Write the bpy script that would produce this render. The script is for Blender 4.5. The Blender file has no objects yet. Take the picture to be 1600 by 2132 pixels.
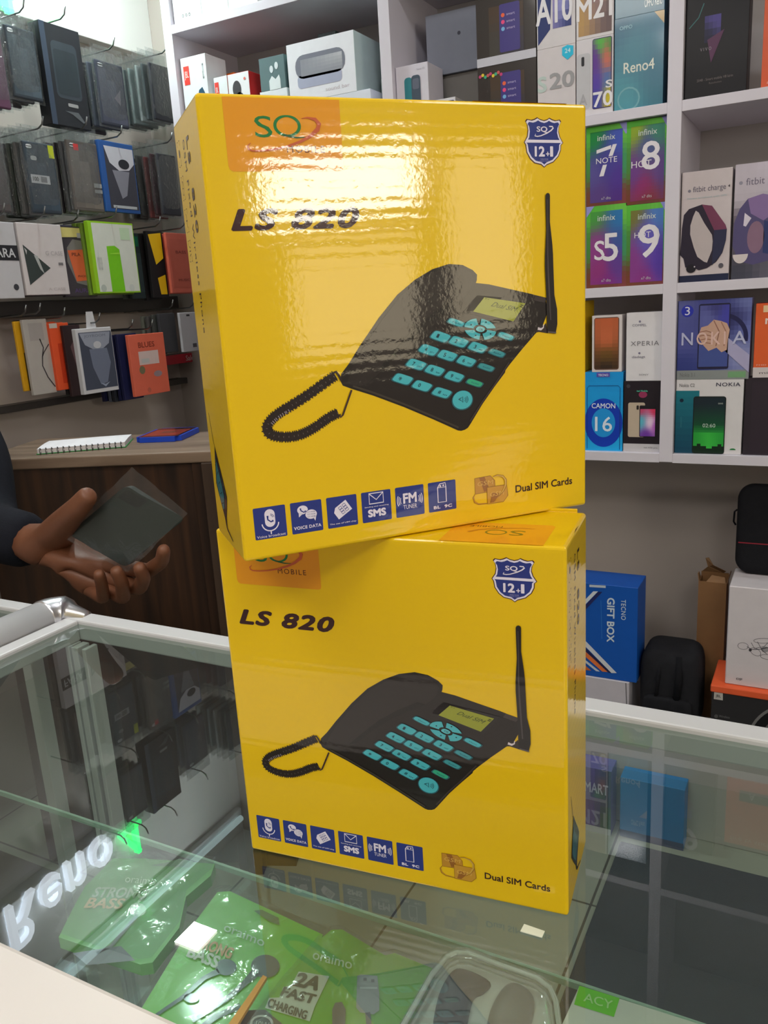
import bpy, bmesh, math, random
from mathutils import Vector, Matrix, noise as mnoise
random.seed(7)
SC = bpy.context.scene
COL = SC.collection

# ------------------------------------------------------------------ camera
FPX, YAW, PITCH, ROLL = 1714.0, 0.50036, -0.24883, -0.061467
CAM = Vector((0, 0, 1.36))
fwd = Vector((-math.sin(YAW)*math.cos(PITCH), math.cos(YAW)*math.cos(PITCH), math.sin(PITCH)))
rgt = Vector((math.cos(YAW), math.sin(YAW), 0)); upv = rgt.cross(fwd)
r_ = rgt*math.cos(ROLL)+upv*math.sin(ROLL); u_ = -rgt*math.sin(ROLL)+upv*math.cos(ROLL)
ROT = Matrix((r_, u_, -fwd)).transposed()
cd = bpy.data.cameras.new('camera'); cam = bpy.data.objects.new('camera', cd); COL.objects.link(cam)
cam.matrix_world = Matrix.Translation(CAM) @ ROT.to_4x4()
cd.sensor_fit = 'AUTO'; cd.sensor_width = 36.0; cd.lens = 36.0*FPX/2132.0
cd.clip_start = 0.02
SC.camera = cam
# ------------------------------------------------------------------ view, world
SC.view_settings.view_transform = 'Standard'
SC.view_settings.look = 'None'
SC.view_settings.gamma = 1.0
SC.view_settings.use_curve_mapping = False
SC.view_settings.exposure = -0.72
w = bpy.data.worlds.new('world'); SC.world = w; w.use_nodes = True
w.node_tree.nodes['Background'].inputs[0].default_value = (0.75, 0.8, 0.9, 1)
w.node_tree.nodes['Background'].inputs[1].default_value = 0.10
SC.cycles.max_bounces = 8
SC.cycles.transparent_max_bounces = 24

def area(name, loc, size, power, color, rot=(0, 0, 0)):
    l = bpy.data.lights.new(name, 'AREA'); l.shape = 'RECTANGLE'
    l.size, l.size_y = size; l.energy = power; l.color = color
    o = bpy.data.objects.new(name, l); COL.objects.link(o); o.location = loc; o.rotation_euler = rot
    return o
# light given by the ceiling panels of the shop (their fixtures are built below)
PANELS = [((0.75, -0.75), 14), ((-0.55, -0.9), 9), ((1.3, 0.55), 6), ((-0.9, 0.0), 6)]
for i, ((x, y), p) in enumerate(PANELS):
    area('ceiling_panel_light', (x, y, 2.545), (0.56, 0.56), p, (1.0, 0.985, 0.975))
area('downlight_beam', (-1.765, 1.72, 2.575), (0.1, 0.1), 17, (0.88, 1.0, 1.0))
area('downlight_beam', (-0.55, 1.25, 2.575), (0.1, 0.1), 7, (0.96, 0.97, 1.0))  # added lamp, brightens the wall shelves
area('added_counter_fill', (0.0, 0.305, 0.925), (1.6, 0.02), .8, (0.95, 1.0, 0.95), (math.radians(25), 0, 0))  # unseen strip added under the front rail to brighten the green pouches

# ------------------------------------------------------------------ pixel -> place
def ray(x, y):
    return ROT @ Vector(((x-800)/FPX, -(y-1066)/FPX, -1.0))
def hit(x, y, p0, n):
    d = ray(x, y); t = (Vector(p0)-CAM).dot(n)/d.dot(n); return CAM+d*t
def hy(x, y, Y): return hit(x, y, (0, Y, 0), Vector((0, 1, 0)))
def hx(x, y, X): return hit(x, y, (X, 0, 0), Vector((1, 0, 0)))
def hz(x, y, Z): return hit(x, y, (0, 0, Z), Vector((0, 0, 1)))

def lin(c):
    if len(c) == 4: return c
    return tuple(((v/255.0)/12.92 if v/255.0 <= .04045 else ((v/255.0+.055)/1.055)**2.4) for v in c)+(1.0,)

# ------------------------------------------------------------------ materials
MATS = {}
def newmat(name):
    m = bpy.data.materials.new(name); m.use_nodes = True
    return m, m.node_tree.nodes, m.node_tree.links, m.node_tree.nodes['Principled BSDF']
def attr_mat(key, rough=.5, coat=0, coat_rough=.1, metal=0, spec=.5, vary=.06, scale=40, bump=0, bscale=200):
    """surface whose own print colours are stored per face, with a little procedural mottling"""
    m, N, L, P = newmat(key)
    a = N.new('ShaderNodeVertexColor'); a.layer_name = 'Col'
    tc = N.new('ShaderNodeTexCoord')
    n = N.new('ShaderNodeTexNoise'); n.inputs['Scale'].default_value = scale; n.inputs['Detail'].default_value = 3
    L.new(tc.outputs['Object'], n.inputs['Vector'])
    mr = N.new('ShaderNodeMapRange'); mr.inputs['To Min'].default_value = 1-vary; mr.inputs['To Max'].default_value = 1+vary
    L.new(n.outputs['Fac'], mr.inputs['Value'])
    mx = N.new('ShaderNodeVectorMath'); mx.operation = 'SCALE'
    L.new(a.outputs['Color'], mx.inputs[0]); L.new(mr.outputs[0], mx.inputs['Scale'])
    L.new(mx.outputs[0], P.inputs['Base Color'])
    P.inputs['Roughness'].default_value = rough; P.inputs['Metallic'].default_value = metal
    P.inputs['Specular IOR Level'].default_value = spec
    P.inputs['Coat Weight'].default_value = coat; P.inputs['Coat Roughness'].default_value = coat_rough
    if bump:
        n2 = N.new('ShaderNodeTexNoise'); n2.inputs['Scale'].default_value = bscale; n2.inputs['Detail'].default_value = 4
        L.new(tc.outputs['Object'], n2.inputs['Vector'])
        b = N.new('ShaderNodeBump'); b.inputs['Strength'].default_value = bump; b.inputs['Distance'].default_value = .002
        L.new(n2.outputs['Fac'], b.inputs['Height']); L.new(b.outputs[0], P.inputs['Normal'])
    MATS[key] = m; return m
attr_mat('card', .5, coat=.10, coat_rough=.2, spec=.3)
attr_mat('gloss_card', .3, coat=.6, coat_rough=.08)
attr_mat('matte', .75, vary=.1)
attr_mat('plastic', .4, spec=.35)
attr_mat('laminate', .38, vary=.04, scale=6)
attr_mat('wallpaint', .7, vary=.05, scale=3, bump=.08, bscale=300)
attr_mat('metal', .3, metal=1.0)
attr_mat('fabric', .9, spec=.2, vary=.25, scale=60, bump=.5, bscale=400)
attr_mat('skin', .5, vary=.15, scale=25, bump=.15, bscale=150)
attr_mat('tile', .25, vary=.08, scale=4)

def emis(key, col, s):
    m, N, L, P = newmat(key)
    P.inputs['Base Color'].default_value = lin(col); P.inputs['Emission Color'].default_value = lin(col)
    P.inputs['Emission Strength'].default_value = s; MATS[key] = m
emis('lamp_white', (255, 250, 240), 10)
emis('tube_white', (225, 255, 255), 3)
emis('letter_white', (235, 245, 255), 8)
emis('letter_green', (70, 255, 140), 11)
emis('window_glow', (255, 238, 205), 6.5)
emis('lightbox_glow', (255, 250, 236), 42)

# glossy printed corrugated board of the two large boxes
m, N, L, P = newmat('laminated_board')
a = N.new('ShaderNodeVertexColor'); a.layer_name = 'Col'
L.new(a.outputs['Color'], P.inputs['Base Color'])
P.inputs['Roughness'].default_value = .5; P.inputs['Specular IOR Level'].default_value = .2
P.inputs['Coat Weight'].default_value = .95; P.inputs['Coat Roughness'].default_value = .06; P.inputs['Coat IOR'].default_value = 1.5
tc = N.new('ShaderNodeTexCoord')
wv = N.new('ShaderNodeTexWave'); wv.wave_type = 'BANDS'; wv.bands_direction = 'Z'
wv.inputs['Scale'].default_value = 46; wv.inputs['Distortion'].default_value = 1.6
wv.inputs['Detail'].default_value = 2; wv.inputs['Detail Scale'].default_value = .35
n1 = N.new('ShaderNodeTexNoise'); n1.inputs['Scale'].default_value = 260; n1.inputs['Detail'].default_value = 3
n2 = N.new('ShaderNodeTexNoise'); n2.inputs['Scale'].default_value = 9; n2.inputs['Detail'].default_value = 2
for q in (wv, n1, n2): L.new(tc.outputs['Object'], q.inputs['Vector'])
b1 = N.new('ShaderNodeBump'); b1.inputs['Strength'].default_value = .055; b1.inputs['Distance'].default_value = .00035
b2 = N.new('ShaderNodeBump'); b2.inputs['Strength'].default_value = .10; b2.inputs['Distance'].default_value = .0005
b3 = N.new('ShaderNodeBump'); b3.inputs['Strength'].default_value = .12; b3.inputs['Distance'].default_value = .004
L.new(wv.outputs['Fac'], b1.inputs['Height']); L.new(n1.outputs['Fac'], b2.inputs['Height']); L.new(n2.outputs['Fac'], b3.inputs['Height'])
L.new(b1.outputs[0], b2.inputs['Normal']); L.new(b2.outputs[0], b3.inputs['Normal'])
L.new(b3.outputs[0], P.inputs['Coat Normal']); L.new(b3.outputs[0], P.inputs['Normal'])
MATS['board'] = m

# brown wood of the desk
def wood(key, c1, c2, rough=.45, stretch=(14, 14, .9)):
    m, N, L, P = newmat(key)
    tc = N.new('ShaderNodeTexCoord'); mp = N.new('ShaderNodeMapping'); mp.inputs['Scale'].default_value = stretch
    n = N.new('ShaderNodeTexNoise'); n.inputs['Scale'].default_value = 2.4; n.inputs['Detail'].default_value = 8; n.inputs['Distortion'].default_value = .6
    cr = N.new('ShaderNodeValToRGB'); cr.color_ramp.elements[0].position = .32; cr.color_ramp.elements[1].position = .7
    cr.color_ramp.elements[0].color = lin(c1); cr.color_ramp.elements[1].color = lin(c2)
    L.new(tc.outputs['Object'], mp.inputs[0]); L.new(mp.outputs[0], n.inputs['Vector']); L.new(n.outputs['Fac'], cr.inputs[0])
    L.new(cr.outputs[0], P.inputs['Base Color']); P.inputs['Roughness'].default_value = rough
    MATS[key] = m
wood('dark_wood', (32, 18, 10), (68, 42, 24))
wood('edge_wood', (52, 38, 29), (78, 60, 47))
wood('top_wood', (104, 84, 68), (140, 119, 100), .5, (1.2, 12, 12))

# tiled floor
m, N, L, P = newmat('floor_tiles')
tc = N.new('ShaderNodeTexCoord')
br = N.new('ShaderNodeTexBrick'); br.offset = 0; br.inputs['Scale'].default_value = 1
br.inputs['Brick Width'].default_value = .4; br.inputs['Row Height'].default_value = .4; br.inputs['Mortar Size'].default_value = .003
br.inputs['Color1'].default_value = lin((172, 170, 158)); br.inputs['Color2'].default_value = lin((164, 163, 152)); br.inputs['Mortar'].default_value = lin((80, 78, 72))
L.new(tc.outputs['Object'], br.inputs['Vector']); L.new(br.outputs['Color'], P.inputs['Base Color']); P.inputs['Roughness'].default_value = .3
MATS['floor_tiles'] = m

# thin sheet materials: see-through with the mirror part growing towards grazing angles
def sheet(key, tint, ior, rough, bump=0, bscale=60, haze=0):
    m, N, L, P = newmat(key); N.remove(P)
    out = N['Material Output']
    tr = N.new('ShaderNodeBsdfTransparent'); tr.inputs[0].default_value = lin(tint)
    gl = N.new('ShaderNodeBsdfGlossy'); gl.inputs['Roughness'].default_value = rough
    fr = N.new('ShaderNodeFresnel'); fr.inputs['IOR'].default_value = ior
    mx = N.new('ShaderNodeMixShader')
    ge = N.new('ShaderNodeNewGeometry'); mt = N.new('ShaderNodeMath'); mt.operation = 'MULTIPLY_ADD'   # same mirror strength seen from either side
    mt.inputs[1].default_value = 1/ior-ior; mt.inputs[2].default_value = ior
    L.new(ge.outputs['Backfacing'], mt.inputs[0]); L.new(mt.outputs[0], fr.inputs['IOR'])
    L.new(fr.outputs[0], mx.inputs[0]); L.new(tr.outputs[0], mx.inputs[1]); L.new(gl.outputs[0], mx.inputs[2])
    if bump:
        tc = N.new('ShaderNodeTexCoord'); n = N.new('ShaderNodeTexNoise'); n.inputs['Scale'].default_value = bscale
        n.inputs['Detail'].default_value = 3; n.inputs['Distortion'].default_value = 1.5
        b = N.new('ShaderNodeBump'); b.inputs['Strength'].default_value = bump; b.inputs['Distance'].default_value = .01
        L.new(tc.outputs['Object'], n.inputs['Vector']); L.new(n.outputs['Fac'], b.inputs['Height'])
        L.new(b.outputs[0], gl.inputs['Normal']); L.new(b.outputs[0], fr.inputs['Normal'])
    if haze:
        df = N.new('ShaderNodeBsdfDiffuse'); df.inputs[0].default_value = (.8, .82, .82, 1)
        m2 = N.new('ShaderNodeMixShader'); m2.inputs[0].default_value = haze
        L.new(mx.outputs[0], m2.inputs[1]); L.new(df.outputs[0], m2.inputs[2]); L.new(m2.outputs[0], out.inputs[0])
    else:
        L.new(mx.outputs[0], out.inputs[0])
    MATS[key] = m
sheet('counter_glass', (212, 224, 216), 1.85, .0, 0, 60, .018)
sheet('pane_glass', (238, 246, 240), 1.45, .0)
sheet('clear_film', (238, 242, 242), 1.5, .10, .14, 30, .03)
sheet('crinkle_film', (240, 243, 243), 1.7, .12, .6, 70, .02)
sheet('blister', (242, 244, 242), 1.5, .06, .06, 20, .05)

# ------------------------------------------------------------------ mesh building
class MB:
    def __init__(s):
        s.v = []; s.f = []; s.c = []; s.m = []; s.sm = []; s.keys = []
    def key(s, k):
        if k not in s.keys: s.keys.append(k)
        return s.keys.index(k)
    def face(s, pts, col, k='card', smooth=False):
        i = len(s.v); s.v += [tuple(p) for p in pts]; s.f.append(tuple(range(i, i+len(pts))))
        s.c.append(lin(col)); s.m.append(s.key(k)); s.sm.append(smooth)
    def raw(s, verts, faces, col, k='card', smooth=False):
        i = len(s.v); s.v += [tuple(p) for p in verts]; c = lin(col) if not callable(col) else None; kk = s.key(k)
        for f in faces:
            s.f.append(tuple(i+j for j in f)); s.c.append(c if c else lin(col(f))); s.m.append(kk); s.sm.append(smooth)
    def bm(s, b, col, k='card', smooth=False, M=None):
        vs = [(M @ v.co if M else v.co.copy()) for v in b.verts]; b.verts.index_update()
        s.raw(vs, [[v.index for v in f.verts] for f in b.faces], col, k, smooth); b.free()
    def box(s, lo, hi, col, k='card', bev=0, seg=2, M=None):
        b = bmesh.new(); bmesh.ops.create_cube(b, size=1)
        lo, hi = Vector(lo), Vector(hi)
        for v in b.verts: v.co = Vector([(lo[i]+hi[i])/2+v.co[i]*(hi[i]-lo[i]) for i in range(3)])
        if bev: bmesh.ops.bevel(b, geom=b.edges[:], offset=bev, segments=seg, affect='EDGES', profile=.5)
        s.bm(b, col, k, False, M)
    def tube(s, pts, rad, col, k='plastic', n=10, cap=True):
        pts = [Vector(p) for p in pts]; vs = []; fs = []
        rads = rad if isinstance(rad, (list, tuple)) else [rad]*len(pts)
        prev = None
        for i, p in enumerate(pts):
            t = (pts[min(i+1, len(pts)-1)]-pts[max(i-1, 0)]).normalized()
            a = prev if prev is not None else (Vector((0, 0, 1)) if abs(t.z) < .9 else Vector((1, 0, 0)))
            x = (a-t*a.dot(t)).normalized(); y = t.cross(x); prev = x
            for j in range(n):
                q = 2*math.pi*j/n; vs.append(p+(x*math.cos(q)+y*math.sin(q))*rads[i])
        for i in range(len(pts)-1):
            for j in range(n):
                fs.append((i*n+j, i*n+(j+1) % n, (i+1)*n+(j+1) % n, (i+1)*n+j))
        if cap: fs += [tuple(range(n))[::-1], tuple((len(pts)-1)*n+j for j in range(n))]
        s.raw(vs, fs, col, k, True)
    def prism(s, pts, d, col, k='card'):
        """outline pts (3d, planar) given the thickness vector d"""
        d = Vector(d); n = len(pts); P = [Vector(p) for p in pts]
        vs = P+[p+d for p in P]
        s.raw(vs, [tuple(range(n)), tuple(range(2*n-1, n-1, -1))]+[(i, i+n, (i+1) % n+n, (i+1) % n) for i in range(n)], col, k)
    def build(s, name, parent=None, local=False):
        me = bpy.data.meshes.new(name); me.from_pydata(s.v, [], s.f)
        for k in s.keys: me.materials.append(MATS[k])
        me.polygons.foreach_set('material_index', s.m); me.polygons.foreach_set('use_smooth', s.sm)
        at = me.color_attributes.new('Col', 'FLOAT_COLOR', 'CORNER'); buf = []
        for c, f in zip(s.c, s.f): buf += list(c)*len(f)
        at.data.foreach_set('color', buf); me.update()
        o = bpy.data.objects.new(name, me); COL.objects.link(o)
        if parent is not None:
            o.parent = parent
            if not local: o.matrix_parent_inverse = parent.matrix_basis.inverted()
        return o
def tag(o, label=None, cat=None, group=None, kind=None):
    if label: o['label'] = label
    if cat: o['category'] = cat
    if group: o['group'] = group
    if kind: o['kind'] = kind
    return o
def thing(name, loc, label, cat, group=None, rz=0):
    o = bpy.data.objects.new(name, None); o.empty_display_size = .03; COL.objects.link(o)
    o.location = loc; o.rotation_euler = (0, 0, rz)
    return tag(o, label, cat, group)
def structure(mb, name, label=None):
    return tag(mb.build(name), label, None, None, 'structure')

# text outlines come from Blender's built-in font
TCACHE = {}
def glyphs(s, bold=0, shear=0, space=1):
    k = (s, bold, shear, space)
    if k not in TCACHE:
        c = bpy.data.curves.new('t', 'FONT'); c.body = s; c.offset = bold; c.shear = shear; c.space_character = space
        c.resolution_u = 3; c.fill_mode = 'FRONT'
        o = bpy.data.objects.new('t', c); COL.objects.link(o)
        dg = bpy.context.evaluated_depsgraph_get(); dg.update()
        me = bpy.data.meshes.new_from_object(o.evaluated_get(dg))
        vs = [(v.co.x, v.co.y) for v in me.vertices]; fs = [tuple(p.vertices) for p in me.polygons]
        bpy.data.objects.remove(o); bpy.data.meshes.remove(me); bpy.data.curves.remove(c)
        x0 = min(v[0] for v in vs); x1 = max(v[0] for v in vs); y0 = min(v[1] for v in vs); y1 = max(v[1] for v in vs)
        TCACHE[k] = ([((x-x0)/(x1-x0), (y-y0)/(y1-y0)) for x, y in vs], fs, (x1-x0)/(y1-y0))
    return TCACHE[k]

class Face:
    """a flat printed face: u to the right, v up, in metres; layers sit a hair in front of each other"""
    def __init__(s, mb, o, u, v, W=1, H=1, eps=.0002, mat='card'):
        s.mb = mb; s.o = Vector(o); s.u = Vector(u).normalized(); s.v = Vector(v).normalized(); s.n = s.u.cross(s.v)
        s.W = W; s.H = H; s.eps = eps; s.mat = mat; s.l = 1
    def p(s, a, b): return s.o+s.u*(a*s.W)+s.v*(b*s.H)+s.n*(s.eps*s.l)
    def poly(s, pts, col, l=None):
        if l: s.l = l
        pts = list(pts)
        A = sum(pts[i][0]*pts[(i+1) % len(pts)][1]-pts[(i+1) % len(pts)][0]*pts[i][1] for i in range(len(pts)))
        if A < 0: pts = pts[::-1]
        s.mb.face([s.p(*q) for q in pts], col, s.mat)
    def rect(s, a0, b0, a1, b1, col, l=None, r=0):
        if not r: return s.poly([(a0, b0), (a1, b0), (a1, b1), (a0, b1)], col, l)
        ru = r; rv = r*s.W/s.H; pts = []
        for cx, cy, q in ((a1-ru, b0+rv, -90), (a1-ru, b1-rv, 0), (a0+ru, b1-rv, 90), (a0+ru, b0+rv, 180)):
            for t in range(0, 91, 22): e = math.radians(q+t); pts.append((cx+ru*math.cos(e), cy+rv*math.sin(e)))
        s.poly(pts, col, l)
    def disc(s, a, b, r, col, l=None, rv=None, t0=0, t1=360, n=24):
        rv = rv if rv is not None else r*s.W/s.H
        k = [(a+r*math.cos(math.radians(t0+(t1-t0)*i/n)), b+rv*math.sin(math.radians(t0+(t1-t0)*i/n))) for i in range(n+(0 if t1-t0 == 360 else 1))]
        s.poly(k, col, l)
    def line(s, pts, wd, col, l=None, closed=False):
        """a drawn line of width wd (metres)"""
        if l: s.l = l
        P = [s.p(*q) for q in pts]; n = len(P)
        if closed: P.append(P[0]); n += 1
        A = []; B = []
        for i in range(n):
            if closed and i in (0, n-1): t = (P[1]-P[n-2])
            else: t = P[min(i+1, n-1)]-P[max(i-1, 0)]
            t.normalize(); q = s.n.cross(t)*(wd/2 if not isinstance(wd, (list, tuple)) else wd[i]/2)
            A.append(P[i]-q); B.append(P[i]+q)
        s.mb.raw(A+B, [(i, i+1, n+i+1, n+i) for i in range(n-1)], col, s.mat)
    def arc(s, a, b, r, t0, t1, wd, col, l=None, rv=None, n=16):
        rv = rv if rv is not None else r*s.W/s.H
        s.line([(a+r*math.cos(math.radians(t0+(t1-t0)*i/n)), b+rv*math.sin(math.radians(t0+(t1-t0)*i/n))) for i in range(n+1)], wd, col, l)
    def text(s, t, a0, b0, a1, b1, col, l=None, bold=0, shear=0, space=1):
        s.text3(t, (a0, b0), (a1, b0), (a0, b1), col, l, bold, shear, space)
    def text3(s, t, bl, br, tl, col, l=None, bold=0, shear=0, space=1):
        if l: s.l = l
        vs, fs, asp = glyphs(t, 0, shear, space)
        a = s.p(*bl); e = s.p(*br)-a; g = s.p(*tl)-a
        if not bold: return s.mb.raw([a+e*x+g*y for x, y in vs], fs, col, s.mat)
        ky = bold*1.25; kx = ky/asp; kx = min(kx, .12); n = 4 if bold < .02 else 8
        for q in range(n):
            t_ = 2*math.pi*q/n+.4; ox = kx*(1+math.cos(t_)); oy = ky*(1+math.sin(t_))
            s.mb.raw([a+e*(x*(1-2*kx)+ox)+g*(y*(1-2*ky)+oy)+s.n*(s.eps*.1*q) for x, y in vs], fs, col, s.mat)
    def grad(s, a0, b0, a1, b1, fn, nx, ny, l=None):
        if l: s.l = l
        vs = []; fs = []; cs = []
        for j in range(ny+1):
            for i in range(nx+1): vs.append(s.p(a0+(a1-a0)*i/nx, b0+(b1-b0)*j/ny))
        k0 = len(s.mb.v); s.mb.v += [tuple(q) for q in vs]; kk = s.mb.key(s.mat)
        for j in range(ny):
            for i in range(nx):
                c = fn((i+.5)/nx, (j+.5)/ny)
                if c is None: continue
                q = k0+j*(nx+1)+i
                s.mb.f.append((q, q+1, q+nx+2, q+nx+1)); s.mb.c.append(lin(c)); s.mb.m.append(kk); s.mb.sm.append(False)
def mixc(a, b, t):
    t = max(0, min(1, t)); return tuple(a[i]+(b[i]-a[i])*t for i in range(3))
def blobs(pts, soft=.25):
    """picture colour as soft blobs of ink: pts = (u, v, colour, weight)"""
    def fn(u, v):
        W = 0; c = [0, 0, 0]
        for a, b, col, wt in pts:
            k = wt/(((u-a)**2+((v-b)*1.4)**2)**1.5+soft*.02)
            W += k
            for i in range(3): c[i] += col[i]*k
        return tuple(x/W for x in c)
    return fn

def finish(mb, name, base, label=None, cat=None, group=None, parent=None):
    """link a mesh with its origin at the thing's base"""
    b = Vector(base); mb.v = [tuple(Vector(p)-b) for p in mb.v]
    o = mb.build(name); o.location = b
    return tag(o, label, cat, group)

# ------------------------------------------------------------------ room
WL, WB, WR, WF, CEIL = -2.05, 2.29, 3.6, -2.6, 2.6
PAINT = (184, 173, 165)
b = MB(); b.box((WL-.1, WF-.1, -.1), (WR+.1, WB+.1, 0), (170, 168, 158), 'floor_tiles'); structure(b, 'floor')
b = MB(); b.box((WL-.1, WF-.1, CEIL), (WR+.1, WB+.1, CEIL+.1), (235, 235, 230), 'wallpaint'); structure(b, 'ceiling')
b = MB(); b.box((WL-.1, WF-.1, 0), (WL, WB+.1, CEIL), PAINT, 'wallpaint'); structure(b, 'wall_left')
b = MB(); b.box((WL, WB, 0), (WR, WB+.1, CEIL), PAINT, 'wallpaint'); structure(b, 'wall_back')
b = MB(); b.box((WL, WF-.1, 0), (WR, WF, CEIL), PAINT, 'wallpaint'); structure(b, 'wall_front')
b = MB()   # wall with the openings of the shop window
holes = [(-1.42, -.60, 1.05, 1.70), (-.50, -.08, 1.15, 2.10)]
yy = WF
for h0, h1, g0, g1 in holes+[(WB, WB, 0, 0)]:
    b.box((WR, yy, 0), (WR+.1, h0, CEIL), PAINT, 'wallpaint'); yy = h1
    if h1 > h0: b.box((WR, h0, 0), (WR+.1, h1, g0), PAINT, 'wallpaint'); b.box((WR, h0, g1), (WR+.1, h1, CEIL), PAINT, 'wallpaint')
structure(b, 'wall_right')
for i, (y0, y1, z0, z1) in enumerate(holes):
    r = MB(); fw = .03
    for lo, hi in (((WR-.01, y0, z0), (WR+.05, y0+fw, z1)), ((WR-.01, y1-fw, z0), (WR+.05, y1, z1)), ((WR-.01, y0+fw, z0), (WR+.05, y1-fw, z0+fw)), ((WR-.01, y0+fw, z1-fw), (WR+.05, y1-fw, z1))):
        r.box(lo, hi, (215, 215, 210), 'laminate')
    wo = structure(r, 'window_%d' % (i+1))
    r = MB(); r.box((WR+.02, y0+fw, z0+fw), (WR+.03, y1-fw, z1-fw), (255, 255, 255), 'window_glow'); r.build('frosted_pane', wo)
# shelf of the shop sign: white board over the accessory wall
b = MB(); b.box((WL, -.3, 2.171), (-2.0, WB, CEIL), (240, 240, 236), 'laminate', .002)
structure(b, 'trim_1')

# ceiling panels with their light fittings
for i, ((x, y), p) in enumerate(PANELS):
    t = thing('ceiling_panel_lamp', (x, y, 2.6), 'square white ceiling lamp panel %s' % ['nearest the shop window', 'above the customer side behind the camera', 'above the right end of the counter', 'above the left end of the glass counter'][i], 'ceiling lamp')
    f = MB(); f.box((x-.32, y-.32, 2.56), (x+.32, y+.32, 2.6), (235, 235, 235), 'laminate', .004); f.build('frame', t)
    f = MB(); f.box((x-.29, y-.29, 2.552), (x+.29, y+.29, 2.56), (255, 255, 255), 'lamp_white'); f.build('diffuser', t)
t = thing('downlight', (-1.765, 1.72, 2.6), 'small square white downlight in the ceiling near the accessory wall', 'ceiling lamp')
f = MB(); f.box((-1.83, 1.655, 2.585), (-1.70, 1.785, 2.6), (235, 235, 235), 'laminate', .002); f.build('frame', t)
f = MB(); f.box((-1.815, 1.67, 2.58), (-1.715, 1.77, 2.586), (255, 255, 255), 'lamp_white'); f.build('diffuser', t)
t = thing('downlight', (-.55, 1.25, 2.6), 'small square white downlight added in the ceiling to light the wall shelves', 'ceiling lamp')  # fitting made up for the added shelf lamp
f = MB(); f.box((-.615, 1.185, 2.585), (-.485, 1.315, 2.6), (235, 235, 235), 'laminate', .002); f.build('frame', t)
f = MB(); f.box((-.60, 1.20, 2.58), (-.50, 1.30, 2.586), (255, 255, 255), 'lamp_white'); f.build('diffuser', t)
t = thing('tube_lamp', (-1.99, 1.75, 2.49), 'slim white tube lamp along the top of the sign board', 'lamp')
f = MB(); f.box((-1.9995, 1.30, 2.475), (-1.975, 2.26, 2.535), (225, 225, 225), 'laminate', .003); f.build('housing', t)
f = MB(); f.tube([(-1.962, 1.32, 2.505), (-1.962, 2.24, 2.505)], .012, (255, 255, 255), 'tube_white'); f.build('tube', t)
# backlit panel high on the window wall
t = thing('light_box', (WR-.06, -.92, 1.88), 'bright white backlit panel on the wall above the shop window', 'light box')
f = MB(); f.box((WR-.07, -1.49, 1.80), (WR, -.58, 2.13), (225, 225, 225), 'laminate', .004); f.build('frame', t)
f = MB(); f.box((WR-.075, -1.47, 1.82), (WR-.07, -.60, 2.11), (255, 255, 255), 'lightbox_glow'); f.build('glowing_face', t)

# lit shop sign  (letters on the white board, read along the wall)
sg = thing('lit_sign', (-2.0, 1.45, 2.14), 'white lit letters with a green 4 on the white board above the accessories', 'sign')
def sign_word(t, y0, y1, z0, z1, key, name):
    f = MB(); vs, fs, _ = glyphs(t, .004, 0, 1.12)
    P = [Vector((-1.978, y0+(y1-y0)*x, z0+(z1-z0)*y)) for x, y in vs]; n = len(P)
    f.raw(P, fs, (255, 255, 255), key)
    Q = [p-Vector((.02, 0, 0)) for p in P]; ed = {}
    for fc in fs:
        for i in range(len(fc)):
            e = (fc[i], fc[(i+1) % len(fc)]); k = tuple(sorted(e)); ed.setdefault(k, []).append(e)
    f.raw(P+Q, [(e[0][1], e[0][0], e[0][0]+n, e[0][1]+n) for e in ed.values() if len(e) == 1], (255, 255, 255), key)
    f.build(name, sg)
sign_word('Reno', 1.225, 1.62, 2.16, 2.31, 'letter_white', 'white_letters')
f = MB()
def stroke(a, c, w_):   # bar of the open numeral 4
    a, c = Vector((0, *a)), Vector((0, *c)); t_ = (c-a).normalized(); q = Vector((0, -t_.z, t_.y))*w_/2; x_ = Vector((-1.999, 0, 0))
    f.prism([x_+a-q, x_+c-q, x_+c+q, x_+a+q], (.021, 0, 0), (255, 255, 255), 'letter_green')
stroke((1.727, 2.165), (1.727, 2.318), .014); stroke((1.732, 2.314), (1.664, 2.214), .014); stroke((1.660, 2.210), (1.752, 2.210), .014)
f.build('green_numeral', sg)

# ------------------------------------------------------------------ wall shelf unit
WHITE = (218, 212, 222)
S3, S2, S1, S4 = 1.736, 1.363, .977, 2.134
SY = 1.985
dv = [(-1.690, -1.660), (-1.018, -.988), (-.338, -.308), (.36, .39), (1.05, 1.08)]
su = thing('wall_shelf_unit', (-.3, 2.1, .95), 'white wall shelf unit full of boxed phones', 'shelf unit')
for i, (x0, x1) in enumerate(dv):
    f = MB(); f.box((x0, SY, .957), (x1, WB-.001, 2.6), WHITE, 'laminate', .0008); f.build('upright_panel', su)
for i in range(4):
    x0, x1 = dv[i][1], dv[i+1][0]
    for z in (S1, S2, S3, S4):
        f = MB(); f.box((x0, SY+.0005, z-.022), (x1, WB-.015, z), WHITE, 'laminate', .0008); f.build('shelf_board', su)
    f = MB(); f.box((x0, WB-.013, .957), (x1, WB-.002, 2.6), (186, 182, 182), 'laminate'); f.build('back_panel', su)

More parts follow.
